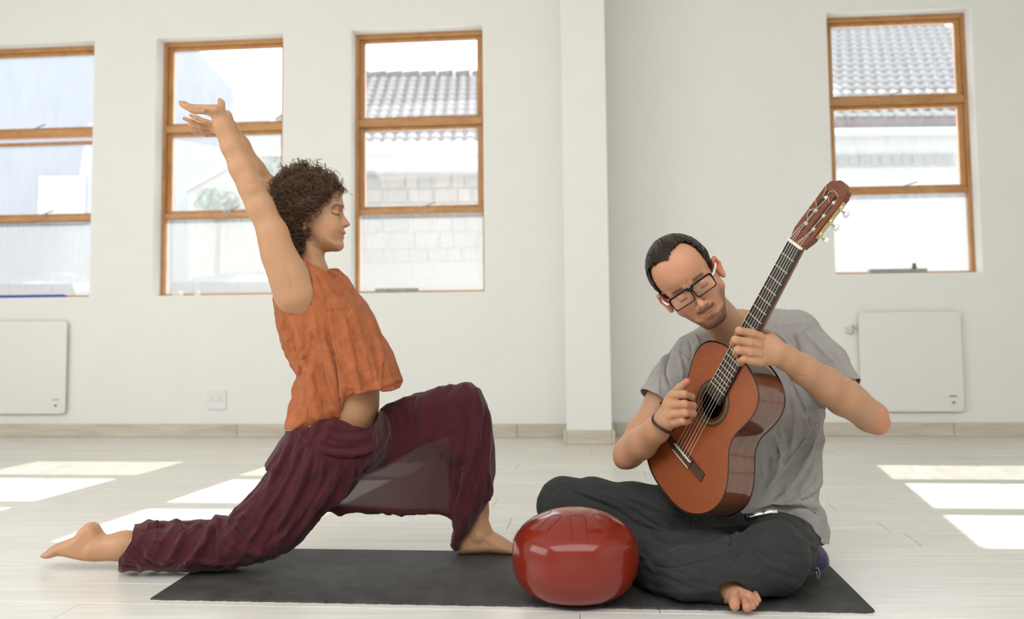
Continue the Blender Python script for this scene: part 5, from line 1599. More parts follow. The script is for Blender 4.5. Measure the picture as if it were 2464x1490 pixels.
# hair combed straight back
def man_hair():
    f = Field()
    E = lambda c, r, k=.02: f.ell(hp_(*c), np.array(r)*HS, HM, k)
    E((0, -.092, .040), (.0825, .100, .0895)); E((0, -.054, .056), (.0655, .053, .058)); E((0, -.12, -.03), (.062, .06, .05))
    V, Q = grow(f, .0022)
    h = toh(V); N = normals(V, Q)
    ang = np.arctan2(h[:, 0], h[:, 2]+.02)
    a2 = ang + .10*np.sin(h[:, 1]*38) + .05*np.sin(h[:, 1]*90+ang*7)
    ridge = np.sin(a2*46)*.0012+np.sin(a2*83+1)*.0007+np.sin(a2*19+2+h[:, 1]*12)*.0013
    V = V+N*(ridge*np.clip((-h[:, 1]-.01)*30, .15, 1))[:, None]
    h = toh(V)
    poly = [(-.046, .25), (-.046, .085), (-.039, .060), (-.037, .045), (-.048, .020), (-.066, -.016), (-.077, -.018), (-.082, .010), (-.100, .008), (-.112, -.02), (-.112, -.09), (-.25, -.1), (-.25, .25)]
    def hg(h):
        w = np.clip(1-np.abs(h[:, 0]+.006)/.050, 0, 1)**.7*np.clip((h[:, 2]-.06)/.02, 0, 1)
        return _poly_sd(h[:, 1]-.040*w, h[:, 2], poly)
    g = hg(h)+.0012*np.sin(a2*40)
    V, T = clip_mesh(V, Q, g)
    o = obj('hair', V, T, mat('slick_dark_hair', (.024, .015, .010), .65, spec=.15, noise=.3, nscale=80), man, True)
    # single combed strands
    rs = np.random.RandomState(3); AV, AF, n = [], [], 0
    for i in range(700):
        th = rs.uniform(-1.5, 1.5); s0 = rs.uniform(0, .5); k = 14
        pts = []
        f0 = -.004-.02*abs(th)+rs.uniform(-.012, .0)-s0*.08
        for t in np.linspace(0, 1, k):
            ff = f0-t*.095
            x = (ff+.092)/.1; rad = math.sqrt(max(0, 1-x*x))
            tt = th*(1-.12*t)+.02*math.sin(t*4)
            pts.append(hp_(math.sin(tt)*.0825*rad, ff, .040+math.cos(tt)*.0895*rad))
        pts = np.array(pts); c = hp_(0, -.092, .03); dd = pts-c; pts = c+dd*(1+rs.uniform(.0, .014))
        hh = toh(pts); ok = hg(hh) > -.001
        if ok.sum() < 5: continue
        pts = pts[ok]
        Vv, Ff = tube_mesh(pts, rs.choice([.0005, .0009, .0013])*(1-.6*np.linspace(0, 1, len(pts))), 4, False)
        AV += Vv; AF += [tuple(x+n for x in q) for q in Ff]; n += len(Vv)
    for (a, b, c, d) in ((790, 360, 700, 210), (370, 160, 400, 110)):
        pts = smoothpts([P(*q, 2.66) for q in z5([(a, b), ((a+c)/2+12, (b+d)/2-6), (c, d)])], 10)
        Vv, Ff = tube_mesh(pts, .0003, 4, False); AV += Vv; AF += [tuple(x+n for x in q) for q in Ff]; n += len(Vv)
    tag(obj('hair_strands', np.array(AV), np.array(AF), mat('hair_sheen', (.032, .021, .014), .4, spec=.4), man, True), kind='stuff')
man_hair()

def glasses():
    M_fr = mat('black_acetate', (.006, .006, .007), .45, spec=.2); M_wh = mat('clear_acetate', (.75, .76, .78), .2)
    M_ln = glass_mat('spectacle_lens', (.98, .98, 1.0))
    g = empty('eyeglasses', hp_(0, .012, -.01), None); g.parent = man; g.location = Vector(hp_(0, .012, -.01))-man.location
    g['label'] = 'black rectangular eyeglasses with clear temples'
    def rr(cx_, w, hgt, rad, n=6):
        pts = []
        for sx, sz, a0 in ((1, 1, 0), (-1, 1, 90), (-1, -1, 180), (1, -1, 270)):
            for i in range(n+1):
                a = math.radians(a0+90*i/n); pts.append((cx_+sx*(w/2-rad)+rad*math.cos(a), sz*(hgt/2-rad)+rad*math.sin(a)))
        return pts
    fz = -.0085
    for s in (-1, 1):
        c = s*.0320
        inner = rr(c, .0545, .0315, .0065); V, Fc = [], []
        # rim thicker along the brow
        def pt(x, z, off, ff):
            wrap = -abs(x)*.08
            return hp_(x, .0185+ff+wrap, fz+z)
        m_ = len(inner)
        for (x, z) in inner:
            dx, dz = x-c, z; l = math.hypot(dx, dz); t = .0030 if z < .006 else .0068
            V += [pt(x, z, 0, .0016), pt(x+dx/l*t*.8, z+dz/l*t, 0, .0016), pt(x+dx/l*t*.8, z+dz/l*t, 0, -.0020), pt(x, z, 0, -.0020)]
        for i in range(m_):
            j = (i+1) % m_
            for k in range(4): Fc.append((i*4+k, j*4+k, j*4+(k+1) % 4, i*4+(k+1) % 4))
        def sub(name, V, Fc, m_, lab=None):
            V = np.array(V, float); o0 = V.mean(0); me = mesh_from(name, V-o0, Fc, m_); o = bpy.data.objects.new(name, me)
            o.location = Vector(o0)-man.location-g.location; link(o, g)
            if lab: o['label'] = lab
        sub('rim', V, Fc, M_fr)
        V = [pt(x, z, 0, 0) for x, z in inner]; sub('lens', V, [tuple(range(m_))], M_ln)
        V, Fc = tube_mesh(smoothpts([hp_(s*.062, .0135, .002), hp_(s*.0695, .004, .001), hp_(s*.0765, -.03, .000), hp_(s*.0825, -.075, -.002), hp_(s*.083, -.095, -.008)], 16), .0024, 6)
        sub('temple', V, Fc, M_wh, 'pale clear temple')
    V, Fc = tube_mesh(smoothpts([hp_(-.009, .0185, .0035), hp_(0, .0195, .0050), hp_(.009, .0185, .0035)], 8), .0032, 6)
    sub('bridge', V, Fc, M_fr)
glasses()

# leather bracelet
c = P(1599, 1016, 2.69); d = P(1622, 985, 2.665)-P(1580, 1035, 2.73); d /= np.linalg.norm(d)
a = np.cross(d, [0, 0, 1]); a /= np.linalg.norm(a); b = np.cross(d, a)
pts = [c-d*.004+(a*math.cos(t)+b*math.sin(t))*.0325+d*.006*math.sin(t*2) for t in np.linspace(0, 2*math.pi, 40)]
mb = MB(); mb.tube(pts, .0026, 6); mb.tube([p+d*.005 for p in pts], .0018, 5)
mb.build('bracelet', mat('dark_leather', (.05, .022, .014), .5), man, True)

# ---- tee
M_tee = mat('grey_jersey', (.345, .320, .298), .85, spec=.15, sheen=.1, noise=.06, nscale=60, bump=.0003, bscale=500, wr=(26, .0012, (1, 1, .6), (0, .5, 0)))
def tee():
    f = Field()
    sil = [(1600, 1120), (1605, 1000), (1612, 900), (1622, 845), (1636, 816), (1662, 802), (1680, 790), (1700, 775), (1740, 760), (1790, 752), (1858, 743), (1913, 749), (1948, 777), (1972, 812), (1975, 900), (1973, 985), (1973, 1060), (1972, 1130), (1966, 1196), (1978, 1245), (1985, 1290), (1985, 1340), (1900, 1345), (1780, 1340), (1640, 1300)]
    f.puff(sil, 2.965, .125, .085, k=.03)
    C3(f, [(1668, 862, 2.92, 52), (1618, 920, 2.89, 48), (1580, 975, 2.87, 44), (1550, 1020, 2.86, 42)], .03)
    C3(f, [(1915, 815, 2.92, 62), (1975, 880, 2.87, 56), (2020, 942, 2.83, 50), (2060, 995, 2.80, 47)], .03)
    V, Q = grow(f, .0040)
    st = []
    def S(l, w, h, c=z6): st.append((c(l), w, h))
    for a, w, h in (([(1480, 60), (1380, 130), (1335, 250)], 2.4, .0035), ([(1340, 130), (1370, 260), (1330, 400)], 6, -.006), ([(1420, 120), (1600, 300), (1700, 430)], 7, .005),
                    ([(1560, 180), (1700, 380), (1790, 440)], 4, -.004), ([(1680, 400), (1740, 430), (1800, 440)], 2, -.003), ([(1690, 420), (1800, 455)], 1.5, .003),
                    ([(1310, 420), (1400, 620), (1440, 800), (1400, 900)], 6, .008), ([(1380, 560), (1420, 700), (1480, 800)], 5, -.008), ([(1420, 640), (1500, 720), (1500, 860)], 4, .007),
                    ([(1320, 500), (1350, 700), (1330, 900)], 7, .006), ([(1500, 700), (1440, 860), (1330, 1000), (1180, 1180)], 5, .009), ([(1520, 780), (1450, 940), (1340, 1080), (1200, 1260)], 5, -.009),
                    ([(1500, 900), (1380, 1120), (1240, 1280), (1120, 1380)], 6, .007), ([(1510, 1000), (1420, 1180), (1330, 1290)], 5, -.006), ([(1520, 1120), (1460, 1240), (1340, 1330), (1180, 1370)], 6, .007),
                    ([(1200, 850), (1240, 1000), (1200, 1150), (1120, 1280)], 6, .005), ([(1280, 820), (1300, 960), (1250, 1100)], 5, -.006), ([(1160, 980), (1160, 1140), (1100, 1270)], 5, -.005),
                    ([(1060, 1390), (1200, 1350), (1400, 1340), (1500, 1380)], 5, .006), ([(1200, 1390), (1400, 1375), (1520, 1440)], 4, -.005), ([(1440, 1320), (1520, 1400), (1550, 1480)], 5, .006),
                    ([(510, 175), (440, 300), (420, 420), (470, 540)], 4, -.007), ([(540, 170), (520, 250), (540, 400), (540, 460)], 3, .005), ([(500, 200), (400, 330), (370, 480), (370, 600)], 5, .005),
                    ([(460, 240), (560, 300), (590, 360)], 3, .003), ([(590, 170), (610, 260), (600, 330)], 4, -.004), ([(620, 130), (660, 200), (620, 260)], 4, .004), ([(320, 560), (370, 590), (430, 580)], 2, -.002),
                    ([(1480, 600), (1540, 580), (1600, 620)], 4, .004), ([(1120, 20), (1200, 60), (1320, 60), (1460, 50)], 7, .003), ([(1180, 100), (1280, 180), (1330, 280)], 6, .004)):
        S(a, w, h)
    for i in range(44):
        r_ = random.Random(i+900); x = r_.uniform(1590, 2040); y = r_.uniform(800, 1280); a = r_.gauss(1.9, .5); l = r_.uniform(25, 70)
        st.append(([(x, y), (x+math.cos(a)*l*.5+r_.uniform(-5, 5), y+math.sin(a)*l*.5), (x+math.cos(a)*l, y+math.sin(a)*l)], r_.uniform(2.5, 5), r_.choice((-1, 1))*r_.uniform(.001, .0025)))
    V = strokes(V, Q, [(a_, b_, c_*1.5) for a_, b_, c_ in st])
    q = proj(V); low = np.clip((q[:, 1]-900)/150, 0, 1)*np.clip((q[:, 0]-1700)/80, 0, 1); slv = 1-low
    V = folds(V, Q, (-.45, 0, -.9), .085, .0110, 31, warp=.45, mask=low)
    V = folds(V, Q, (-.55, 0, -.8), .040, .0036, 32, warp=.6, mask=low)
    V = folds(V, Q, (.1, 0, -1), .07, .0050, 33, warp=.5, mask=slv)
    V = ripple(V, Q, .0014, 38, 4)
    g = .066-np.linalg.norm(V-P(1770, 772, 2.86), axis=1); g = -g
    def plane(V, p, q, r, sel):
        d = q-p; d /= np.linalg.norm(d); return np.where(sel, -((V-q)@d), 1)
    px = proj(V)
    a0, a1 = P(1640, 880, 2.90), P(1583, 966, 2.87)
    g = np.minimum(g, plane(V, a0, a1, 0, px[:, 0] < 1640))
    b0, b1 = P(1950, 850, 2.90), P(2021, 946, 2.83)
    g = np.minimum(g, plane(V, b0, b1, 0, (px[:, 0] > 1985) & (px[:, 1] < 1100)))
    hem = [(1500, 700), (2150, 700), (2150, 1320), (1975, 1309), (1962, 1285), (1941, 1261), (1905, 1244), (1868, 1237), (1815, 1250), (1700, 1262), (1500, 1262)]
    g = np.minimum(g, poly_px(V, hem)*.0012)
    V, T = clip_mesh(V, Q, g); V = lap(V, T, .3)
    o = obj('tee_shirt', V, T, M_tee, man, True)
    md = o.modifiers.new('cloth', 'SOLIDIFY'); md.thickness = .0024; md.offset = 0
    # hem stitching bands at sleeve ends and collar rib
    c = P(1770, 772, 2.86)
    f2 = []
tee()

# ---- trousers
M_pants = bpy.data.materials.new('charcoal_marl'); M_pants.use_nodes = True
M_pants = mat('charcoal_marl', (.034, .034, .034), .9, spec=.12, sheen=.05, noise=.4, nscale=420, bump=.0005, bscale=420, detail=3, wr=(28, .0018, (1, 1, 1)))
def pants():
    f = Field()
    C3(f, [(1880, 1290, 2.95, 92), (1790, 1285, 2.93, 80), (1700, 1266, 2.90, 74), (1600, 1245, 2.88, 66), (1520, 1228, 2.90, 58), (1434, 1215, 2.92, 56), (1356, 1212, 2.93, 57)], .03)
    C3(f, [(1356, 1215, 2.93, 56), (1420, 1270, 2.92, 52), (1530, 1325, 2.84, 48), (1660, 1392, 2.65, 40), (1740, 1422, 2.57, 30)], .03)
    C3(f, [(1885, 1312, 2.93, 82), (1880, 1325, 2.80, 80), (1874, 1332, 2.70, 78), (1862, 1343, 2.61, 75)], .03)
    C3(f, [(1862, 1345, 2.60, 75), (1790, 1365, 2.58, 66), (1720, 1376, 2.575, 58), (1650, 1380, 2.575, 53), (1595, 1376, 2.66, 46), (1560, 1373, 2.75, 40), (1520, 1370, 2.86, 34)], .03)
    f.ell(P(1870, 1285, 2.97), (.125, .11, .10), k=.04)
    f.ell(P(1690, 1330, 2.72), (.15, .10, .05), k=.05)
    V, Q = grow(f, .0042)
    st = []
    def S(l, w, h, c=z7): st.append((c(l), w, h))
    for a, w, h in (([(380, 120), (300, 150), (270, 200), (280, 250)], 3, -.005), ([(360, 110), (440, 160), (560, 200), (720, 260)], 5, .006), ([(400, 160), (520, 210), (680, 280), (820, 380)], 5, -.007),
                    ([(600, 180), (760, 240), (900, 320), (1000, 400)], 6, .007), ([(500, 130), (700, 160), (900, 200), (1000, 260)], 4, -.004), ([(700, 200), (850, 250), (1000, 330), (1120, 420)], 5, -.008),
                    ([(820, 340), (950, 400), (1080, 460), (1200, 460)], 6, .008), ([(900, 440), (1000, 480), (1120, 490)], 5, -.010), ([(1000, 260), (1120, 330), (1300, 390), (1500, 380)], 5, .006),
                    ([(1060, 320), (1160, 350), (1160, 400)], 3, -.005), ([(1180, 380), (1300, 400), (1420, 390)], 3, .005), ([(1200, 410), (1340, 430), (1520, 410)], 3, -.005),
                    ([(1150, 520), (1250, 480), (1400, 470), (1500, 440)], 6, .008), ([(1100, 540), (1240, 500), (1380, 490)], 4, -.004), ([(880, 600), (960, 640), (1100, 640), (1300, 580), (1440, 540), (1500, 480)], 2, -.006),
                    ([(890, 620), (970, 660), (1110, 655), (1310, 600), (1460, 550)], 2.5, .004), ([(840, 560), (900, 620), (940, 700)], 5, .007), ([(860, 640), (940, 690), (1040, 700)], 4, -.006),
                    ([(1400, 440), (1420, 480), (1400, 520)], 4, -.007), ([(1430, 430), (1470, 470), (1440, 520)], 4, .006), ([(1500, 360), (1520, 400), (1500, 440)], 3, .004),
                    ([(1540, 420), (1500, 520), (1440, 600)], 5, -.004), ([(880, 760), (1000, 790), (1200, 790), (1400, 780)], 6, .004), ([(1000, 720), (1150, 740), (1300, 700)], 6, -.003),
                    ([(1840, 340), (1900, 420), (1950, 520)], 3, .003), ([(1560, 360), (1700, 330), (1860, 360)], 4, .004)):
        S(a, w, h)
    for i in range(60):
        r_ = random.Random(i+1900); x = r_.uniform(1320, 1950); y = r_.uniform(1170, 1420); a = r_.gauss(.5, .5); l = r_.uniform(20, 60)
        st.append(([(x, y), (x+math.cos(a)*l*.5+r_.uniform(-5, 5), y+math.sin(a)*l*.5), (x+math.cos(a)*l, y+math.sin(a)*l)], r_.uniform(2.5, 5), r_.choice((-1, 1))*r_.uniform(.001, .0022)))
    V = strokes(V, Q, st); V = folds(V, Q, (1, .2, .1), .07, .0018, 41, warp=.5); V = folds(V, Q, (.9, .2, -.35), .030, .0020, 42, warp=.6)
    V = ripple(V, Q, .0012, 45, 14)
    # waist open at the top, cuff open over the foot
    wc = P(1855, 1190, 2.97)
    g = P(1860, 1225, 2.97)[2]+.0*V[:, 0]-V[:, 2]
    g = np.where(np.linalg.norm((V-P(1870, 1225, 2.98))[:, :2], axis=1) < .16, g, 1)
    p0, p1 = P(1660, 1392, 2.65), P(1745, 1428, 2.56); d = (p1-p0)/np.linalg.norm(p1-p0)
    near_ft = near(V, p1, .07, .01) > 0
    g = np.minimum(g, np.where(near_ft, -((V-p1)@d)+.02, 1))
    V, T = clip_mesh(V, Q, g); V[:, 2] = np.maximum(V[:, 2], .0076); V = lap(V, T, .3)
    V[:, 2] = np.maximum(V[:, 2], seat_z(V))
    o = obj('trousers', V, T, M_pants, man, True)
    md = o.modifiers.new('cloth', 'SOLIDIFY'); md.thickness = .002; md.offset = 1
pants()
# ------------------------------------------------------------------ classical guitar
GO = np.array([0.45079417, 2.71693541, 0.35149514])
gu = np.array([.3839, -.3836, .8399]); gu /= np.linalg.norm(gu)
gn = np.array([-.8432, -.5164, .1496]); gn -= gu*(gn@gu); gn /= np.linalg.norm(gn)
gv = np.cross(gu, gn)
if gv[0] < 0: gv = -gv
def G(v, u, n): return GO+gv*v+gu*u+gn*n
def GMB(): return MB(lambda p: G(*p))
guitar = empty('guitar', G(0, -.125, -.05))
tag(guitar, 'glossy orange-brown classical guitar held upright across the seated person', 'guitar')
M_gtop = wood_mat('cedar_top', (.235, .055, .014), (.29, .072, .019), .28, 3.0, (40, 2, 40), rnd=0, bump=0)
M_gside = wood_mat('rosewood_side', (.085, .026, .012), (.16, .052, .022), .10, 3.0, (3, 30, 3), rnd=0, bump=0, spec=.7)
M_gside.node_tree.nodes['Principled BSDF'].inputs['Coat Weight'].default_value = 1
M_gside.node_tree.nodes['Principled BSDF'].inputs['Coat Roughness'].default_value = .03
M_gtop.node_tree.nodes['Principled BSDF'].inputs['Coat Weight'].default_value = .35
M_gtop.node_tree.nodes['Principled BSDF'].inputs['Coat Roughness'].default_value = .25
M_neck = mat('mahogany_neck', (.17, .045, .02), .25, coat=.5); M_fb = mat('fingerboard_ebony', (.022, .014, .012), .3, noise=.3, nscale=60)
M_brg = mat('bridge_rosewood', (.07, .028, .016), .35, noise=.3, nscale=40); M_bone = mat('bone', (.78, .72, .55), .4); M_fret = mat('fret_wire', (.85, .78, .62), .25, metal=.6)
M_bind = mat('dark_binding', (.02, .012, .010), .3); M_gold = mat('gold_plate', (.62, .50, .26), .3, metal=1); M_pearl = mat('pearl_button', (.86, .86, .90), .25, coat=.6)
M_head = wood_mat('headstock_veneer', (.12, .032, .014), (.19, .055, .024), .18, 3.0, (6, 6, 30), rnd=0, bump=0)
OUT = [(-.128, .0), (-.1265, .045), (-.118, .085), (-.100, .122), (-.070, .155), (-.035, .176), (.0, .183), (.035, .176), (.065, .160), (.092, .140), (.115, .125), (.140, .1185), (.165, .121), (.190, .129), (.220, .137), (.245, .139), (.268, .134), (.290, .118), (.306, .092), (.317, .058), (.321, .028), (.322, .0)]
def outline(n=60):
    p = smoothpts([(w, u, 0) for u, w in OUT], n)[:, :2]
    p[:, 0] = np.maximum(p[:, 0], 0)
    L = [(-a, b) for a, b in p[::-1][1:-1]]
    return [tuple(q) for q in p]+L          # bottom centre -> right side -> top -> left side
ol = np.array(outline()); n = len(ol)
TZ, BZ = -.009, -.104
hole = (0, .172); HR_ = .0425
def hole_pts(r): 
    a = [math.atan2(p[1]-hole[1], p[0]-hole[0]) for p in ol]
    return np.array([(hole[0]+r*math.cos(t), hole[1]+r*math.sin(t)) for t in a])
def ringed(name, levels, z, mat_, th=.0, parent=guitar):
    V = [G(p[0], p[1], z) for L in levels for p in L]; m = len(levels[0])
    Fc = [(i*m+k, i*m+(k+1) % m, (i+1)*m+(k+1) % m, (i+1)*m+k) for i in range(len(levels)-1) for k in range(m)]
    return obj(name, V, Fc, mat_, parent)
inner = hole_pts(HR_); mid = inner*.5+ol*.5
lv = [inner, inner*.75+ol*.25, mid, inner*.25+ol*.75, ol*.985+.015*np.array([0, .1])]
V = [G(p[0], p[1], TZ) for L in lv for p in L]+[G(p[0], p[1], TZ-.003) for L in lv[::4] for p in L]
m_ = n; Fc = [(i*m_+k, i*m_+(k+1) % m_, (i+1)*m_+(k+1) % m_, (i+1)*m_+k) for i in range(4) for k in range(m_)]
b0 = 5*m_
Fc += [(k, b0+k, b0+(k+1) % m_, (k+1) % m_) for k in range(m_)]
Fc += [(b0+k, b0+m_+k, b0+m_+(k+1) % m_, b0+(k+1) % m_) for k in range(m_)]
obj('soundboard', V, Fc, M_gtop, guitar)
# ribs with the back
V, Fc = [], []
for z, s in ((TZ+.0002, 1.0), (TZ-.02, 1.0), (-.05, 1.0), (-.08, 1.0), (BZ+.004, 1.0), (BZ, .992)):
    for p in ol: V.append(G(p[0]*s, (p[1]-.1)*s+.1, z))
for i in range(5):
    for k in range(n): Fc.append((i*n+k, i*n+(k+1) % n, (i+1)*n+(k+1) % n, (i+1)*n+k))
obj('ribs', V, Fc, M_gside, guitar, True)
V = []; 
for s in (.992, .7, .35):
    for p in ol: V.append(G(p[0]*s, (p[1]-.1)*s+.1, BZ-(1-s)*.014))
V.append(G(0, .1, BZ-.012)); Fc = [(i*n+k, i*n+(k+1) % n, (i+1)*n+(k+1) % n, (i+1)*n+k) for i in range(2) for k in range(n)]
Fc += [(2*n+k, 2*n+(k+1) % n, 3*n) for k in range(n)]
obj('back', V, Fc, M_gside, guitar, True)
for z in (TZ, BZ+.002):
    m = MB(); pts = [G(p[0], p[1], z) for p in ol]; pts.append(pts[0]); m.tube(pts, .0015, 6); m.build('binding', M_bind, guitar, True)
# rosette: rings of inlay with alternating pieces
def annulus(r0, r1, z, k0=0, k1=96, N=96):
    V, Fc = [], []
    for k in range(k0, k1+1):
        a = 2*math.pi*k/N
        for r, zz in ((r0, z-.0008), (r0, z), (r1, z), (r1, z-.0008)): V.append(G(hole[0]+r*math.cos(a), hole[1]+r*math.sin(a), zz))
    for k in range(k1-k0):
        for j in range(3): Fc.append((k*4+j, k*4+4+j, k*4+5+j, k*4+1+j))
    return V, Fc
for r0, r1, mt_ in ((.0435, .0465, M_bind), (.0468, .0482, M_brg), (.0484, .0500, M_bind), (.0580, .0598, M_bind), (.0602, .0614, mat('inlay_tan', (.16, .09, .04), .4)), (.0617, .0635, M_bind)):
    V, Fc = annulus(r0, r1, TZ+.0004); obj('rosette_ring', V, Fc, mt_, guitar)
V, Fc = annulus(.050, .058, TZ+.0003); obj('rosette_band', V, Fc, mat('inlay_olive', (.10, .065, .025), .4), guitar)
tm_ = mat('inlay_light', (.15, .11, .05), .4)
for k in range(0, 96, 2):
    V, Fc = annulus(.0515, .0565, TZ+.0006, k, k+1); obj('rosette_tile', V, Fc, tm_, guitar)
# fingerboard, neck, heel
def wfb(u): return .026+.0052*(.65-u)/.325
V = []
for u in (.185, .325, .65):
    w = wfb(u); V += [G(-w, u, -.0065), G(-w, u, -.0005), G(w, u, -.0005), G(w, u, -.0065)]
Fc = [(i*4+j, i*4+4+j, i*4+4+(j+1) % 4, i*4+(j+1) % 4) for i in range(2) for j in range(4)]+[(0, 1, 2, 3), (11, 10, 9, 8)]
obj('fingerboard', V, Fc, M_fb, guitar)
V, Fc = [], []; NN = 12
for u, dp in ((.318, .060), (.33, .040), (.345, .026), (.40, .0225), (.52, .021), (.64, .020), (.655, .019)):
    w = wfb(min(u, .65))
    for k in range(NN+1):
        a = math.pi*k/NN; V.append(G(-w*math.cos(a), u, -.0066-dp*math.sin(a)**.8))
M1 = NN+1
for i in range(6):
    for k in range(NN): Fc.append((i*M1+k, (i+1)*M1+k, (i+1)*M1+k+1, i*M1+k+1))
    Fc.append((i*M1+NN, (i+1)*M1+NN, (i+1)*M1, i*M1))
Fc += [tuple(range(M1)), tuple(range(6*M1, 7*M1))[::-1]]
obj('neck', V, Fc, M_neck, guitar, False)
for i in range(1, 20):
    u = .65*2**(-i/12); 
    if u < .188: break
    w = wfb(u)
    V, Fc = tube_mesh([G(-w+.0008, u, -.0002), G(w-.0008, u, -.0002)], .0011, 6); obj('fret', V, Fc, M_fret, guitar)
GMB().box(-.0268, .0268, .648, .6545, -.006, .0035, .0008).build('nut', M_bone, guitar)
# headstock, tilted back
th_ = math.radians(13)
def Hh(v, a, t): return G(v, .6545+a*math.cos(th_)+t*math.sin(th_), -.003-a*math.sin(th_)+t*math.cos(th_))
def prism_h(poly, t0, t1): 
    n = len(poly); V = [Hh(a, b, t0) for a, b in poly]+[Hh(a, b, t1) for a, b in poly]
    return V, [tuple(range(n)), tuple(range(n, 2*n))[::-1]]+[(i, n+i, n+(i+1) % n, (i+1) % n) for i in range(n)]
# frame with two slots: left rail, centre rail, right rail, foot and crest, made as one outline with bridges
def rail(a0, a1, wL, wR, b0, b1):
    pass
crest = [(-.036, .150), (-.0365, .158), (-.033, .163), (-.0325, .169), (-.028, .174), (-.021, .176), (-.014, .182), (-.006, .186), (.006, .186), (.014, .182), (.021, .176), (.028, .174), (.0325, .169), (.033, .163), (.0365, .158), (.036, .150)]
parts_h = [[(-.026, 0), (.026, 0), (.0262, .006), (.031, .018), (.0345, .028), (.0345, .036), (-.0345, .036), (-.0345, .028), (-.031, .018), (-.0262, .006)],
           [(-.0345, .036), (-.0225, .036), (-.0225, .148), (-.036, .148)], [(-.0075, .036), (.0075, .036), (.0075, .148), (-.0075, .148)], [(.0225, .036), (.0345, .036), (.036, .148), (.0225, .148)],
           [(-.036, .148), (.036, .148)]+crest[::-1]]
m = MB()
for poly in parts_h: m.add(*prism_h(poly, -.019, 0))
m.build('headstock', M_head, guitar)
for s in (-1, 1):
    # side plate
    V = []; 
    m = MB(); f2 = lambda v, a, t: Hh(v, a, t)
    mm_ = MB(lambda p: Hh(*p))
    x0, x1 = sorted((s*.0362, s*.0378)); mm_.box(x0, x1, .038, .146, -.0155, -.0035, .0005)
    pl = mm_.build('tuner_plate', M_gold, guitar)
    for j, a in enumerate((.052, .092, .132)):
        mr = MB(lambda p: Hh(*p)); mr.tube([(s*.034, a, -.0095), (s*.008, a, -.0095)], .0048 if j else .0048, 10); mr.build('string_roller', M_bone, guitar, True)
        mr = MB(lambda p: Hh(*p)); mr.tube([(s*.0378, a, -.0095), (s*.0400, a, -.0095)], .0058, 12); mr.tube([(s*.0395, a-.009, -.0095), (s*.0395, a+.006, -.0095)], .0024, 8)
        mr.tube([(s*.0400, a-.006, -.0070), (s*.0405, a-.006, -.028)], .0021, 8); mr.build('tuner_gear', M_gold, guitar, True)
        mr = MB(lambda p: Hh(*p))
        prof = [(.001, 0), (.004, .0), (.0075, .003), (.0090, .008), (.0085, .013), (.005, .0165), (.001, .017)]
        V, Fc = [], []; NN = 14
        for r, z in prof:
            for k in range(NN):
                q = 2*math.pi*k/NN; V.append((s*.0405+r*.62*math.cos(q), a-.006+r*math.sin(q), -.028-z))
        for i in range(len(prof)-1):
            for k in range(NN): Fc.append((i*NN+k, i*NN+(k+1) % NN, (i+1)*NN+(k+1) % NN, (i+1)*NN+k))
        mr.add(V, Fc); mr.build('tuning_button', M_pearl, guitar, True)
# bridge
m = GMB(); m.box(-.095, -.041, -.014, .012, TZ, TZ+.0045, .001); m.box(.041, .095, -.014, .012, TZ, TZ+.0045, .001); m.box(-.041, .041, -.014, .013, TZ, TZ+.0085, .001); m.build('bridge', M_brg, guitar)
GMB().box(-.040, .040, .0045, .0072, TZ+.004, TZ+.0135, .0006).build('saddle', M_bone, guitar)
GMB().box(-.040, .040, -.0138, -.0118, TZ+.0085, TZ+.0095).build('tie_block_inlay', M_bone, guitar)
M_bass = mat('wound_string', (.62, .56, .48), .3, metal=.8); M_treb = mat('nylon_string', (.80, .74, .62), .3)
for i in range(6):
    k = (i-2.5)/2.5; r = (.00055, .00048, .00042, .00045, .00038, .00034)[i]
    v0, v1 = k*.0285, k*.0215
    s = -1 if i < 3 else 1; a = (.132, .092, .052)[i] if i < 3 else (.052, .092, .132)[i-3]
    vr = s*(.012+.003*((i if i < 3 else 5-i)))
    end = Hh(vr, a, -.0045); 
    pts = [G(v0, -.013, TZ+.0095), G(v0, -.004, TZ+.0062), G(v0, .0058, TZ+.0138), G(v1, .651, .0042), end]
    V, Fc = tube_mesh(pts, r*1.25, 6); o = obj('string', V, Fc, M_bass if i < 3 else M_treb, guitar)
    V2 = []; mm_ = MB(); 
    coil = [Hh(vr+.0015*(t/6.28-1.5)*.6, a+.0055*math.cos(t), -.0095+.0055*math.sin(t)) for t in np.linspace(1.5, 1.5+6.28*3, 40)]
    mm_.tube(coil, .0007, 5)
    lp = [G(v0, -.013, TZ+.009), G(v0+.002, -.0155, TZ+.006), G(v0-.001, -.012, TZ+.0105), G(v0+.004, -.016, TZ+.004)]
    mm_.tube(smoothpts(lp, 12), .0005, 5)
    mm_.build('string_winding', M_treb, guitar, True)
# loose string ends at the head
for pts in ([(-.016, .10, .0), (-.030, .115, .012), (-.034, .10, .018), (-.022, .085, .010), (-.012, .10, .004)], [(.010, .125, 0), (-.002, .14, .012), (.006, .155, .014), (.020, .15, .004), (.018, .135, -.004)],
            [(-.020, .125, .0), (-.024, .15, .006), (-.040, .17, .008), (-.046, .185, .004)], [(-.012, .06, .0), (-.020, .075, .010), (-.012, .09, .012), (-.006, .08, .006)]):
    V, Fc = tube_mesh(smoothpts([Hh(*p) for p in pts], 24), .00045, 5); obj('string_end', V, Fc, M_treb, guitar, True)

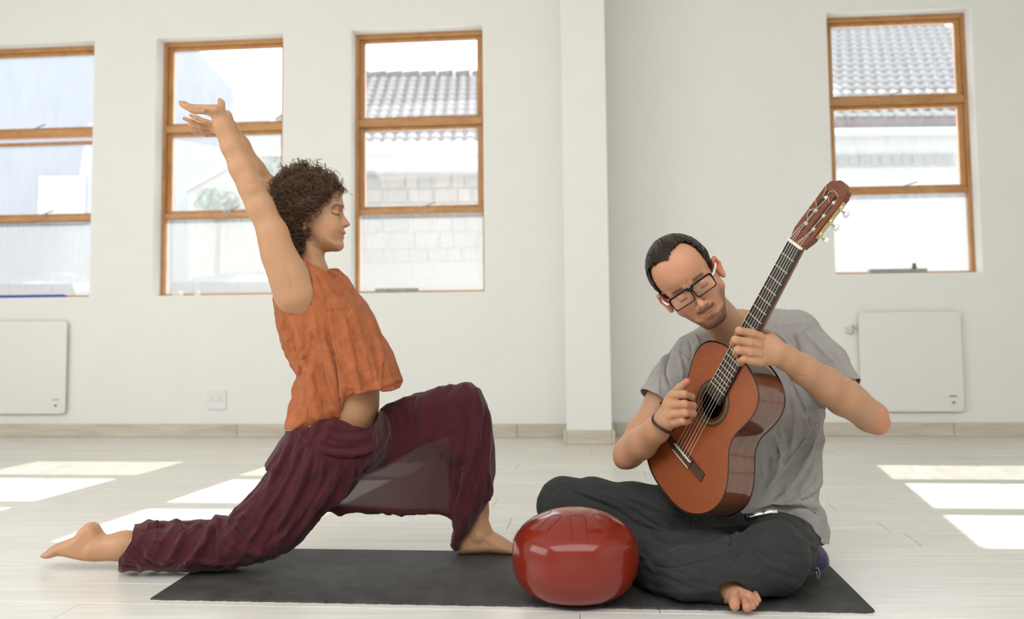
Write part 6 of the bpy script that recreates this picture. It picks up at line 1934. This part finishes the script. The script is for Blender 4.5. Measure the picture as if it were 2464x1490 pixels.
# ------------------------------------------------------------------ chrome tube on the lap, cushion under the seat
a, b = P(1793, 1246, 2.775), P(1869, 1231, 2.775)
M_chrome = mat('brushed_chrome', (.72, .71, .68), .18, metal=1)
d = b-a; L = np.linalg.norm(d); d /= L
r = empty('metal_tube', (a+b)/2-np.array([0, 0, .012])); tag(r, 'short chrome tube lying in the seated person\'s lap under the T-shirt hem', 'tube')
MB().tube([a+d*L*t for t in (.10, .12, .55, .56)], [.0085, .0105, .0105, .010], 16).build('sleeve', M_chrome, r, True)
MB().tube([a+d*L*t for t in (.56, .57, .93, .95, 1)], [.0125, .013, .013, .0115, .0115], 16).build('grip', M_chrome, r, True)
MB().tube([a+d*L*t for t in (0, .02, .08, .10)], [.010, .0115, .0115, .007], 16).build('black_collar', mat('black_band', (.02, .02, .02), .4), r, True)
def cushion():
    f = Field()
    poly = z7([(1560, 690), (1700, 700), (1760, 735), (1900, 690), (1970, 650), (1992, 600), (1975, 560), (1900, 560), (1700, 600), (1560, 640)])
    poly = [(1700, 1365), (1760, 1350), (1890, 1330), (1950, 1325), (1974, 1334), (1981, 1350), (1980, 1372), (1960, 1385), (1920, 1398), (1890, 1410), (1800, 1412), (1720, 1400)]
    f.puff(poly, 2.80, .115, .03, tilt=(-.0, 0), k=.02)
    V, Q = grow(f, .005); V = ripple(V, Q, .0015, 40, 6)
    V = strokes(V, Q, [([(1890, 1395), (1930, 1382), (1975, 1362)], 2.2, -.003), ([(1893, 1403), (1950, 1385), (1978, 1372)], 2, .002)])
    V[:, 2] += max(0, .0080-V[:, 2].min()); V[:, 2] = np.minimum(V[:, 2], np.where(proj(V)[:, 0] < 1955, .0725, 1))
    r = empty('cushion', np.array([V[:, 0].mean(), V[:, 1].mean(), .0066])); tag(r, 'flat dark purple zipped cushion under the seated person', 'cushion')
    obj('cover', V, Q, mat('purple_cloth', (.030, .018, .070), .8, noise=.2, nscale=60, sheen=.2), r, True)
    z = [P(*q, 2.585) for q in z7([(1950, 650), (1960, 680), (1968, 712)])]
    m = MB(); m.tube(smoothpts([P(*q, 2.675) for q in z7([(1945, 652), (1962, 650), (1972, 690), (1962, 716), (1955, 700), (1950, 670)])], 18), .0013, 6)
    m.build('zipper_pull', M_steel, r, True)
cushion()
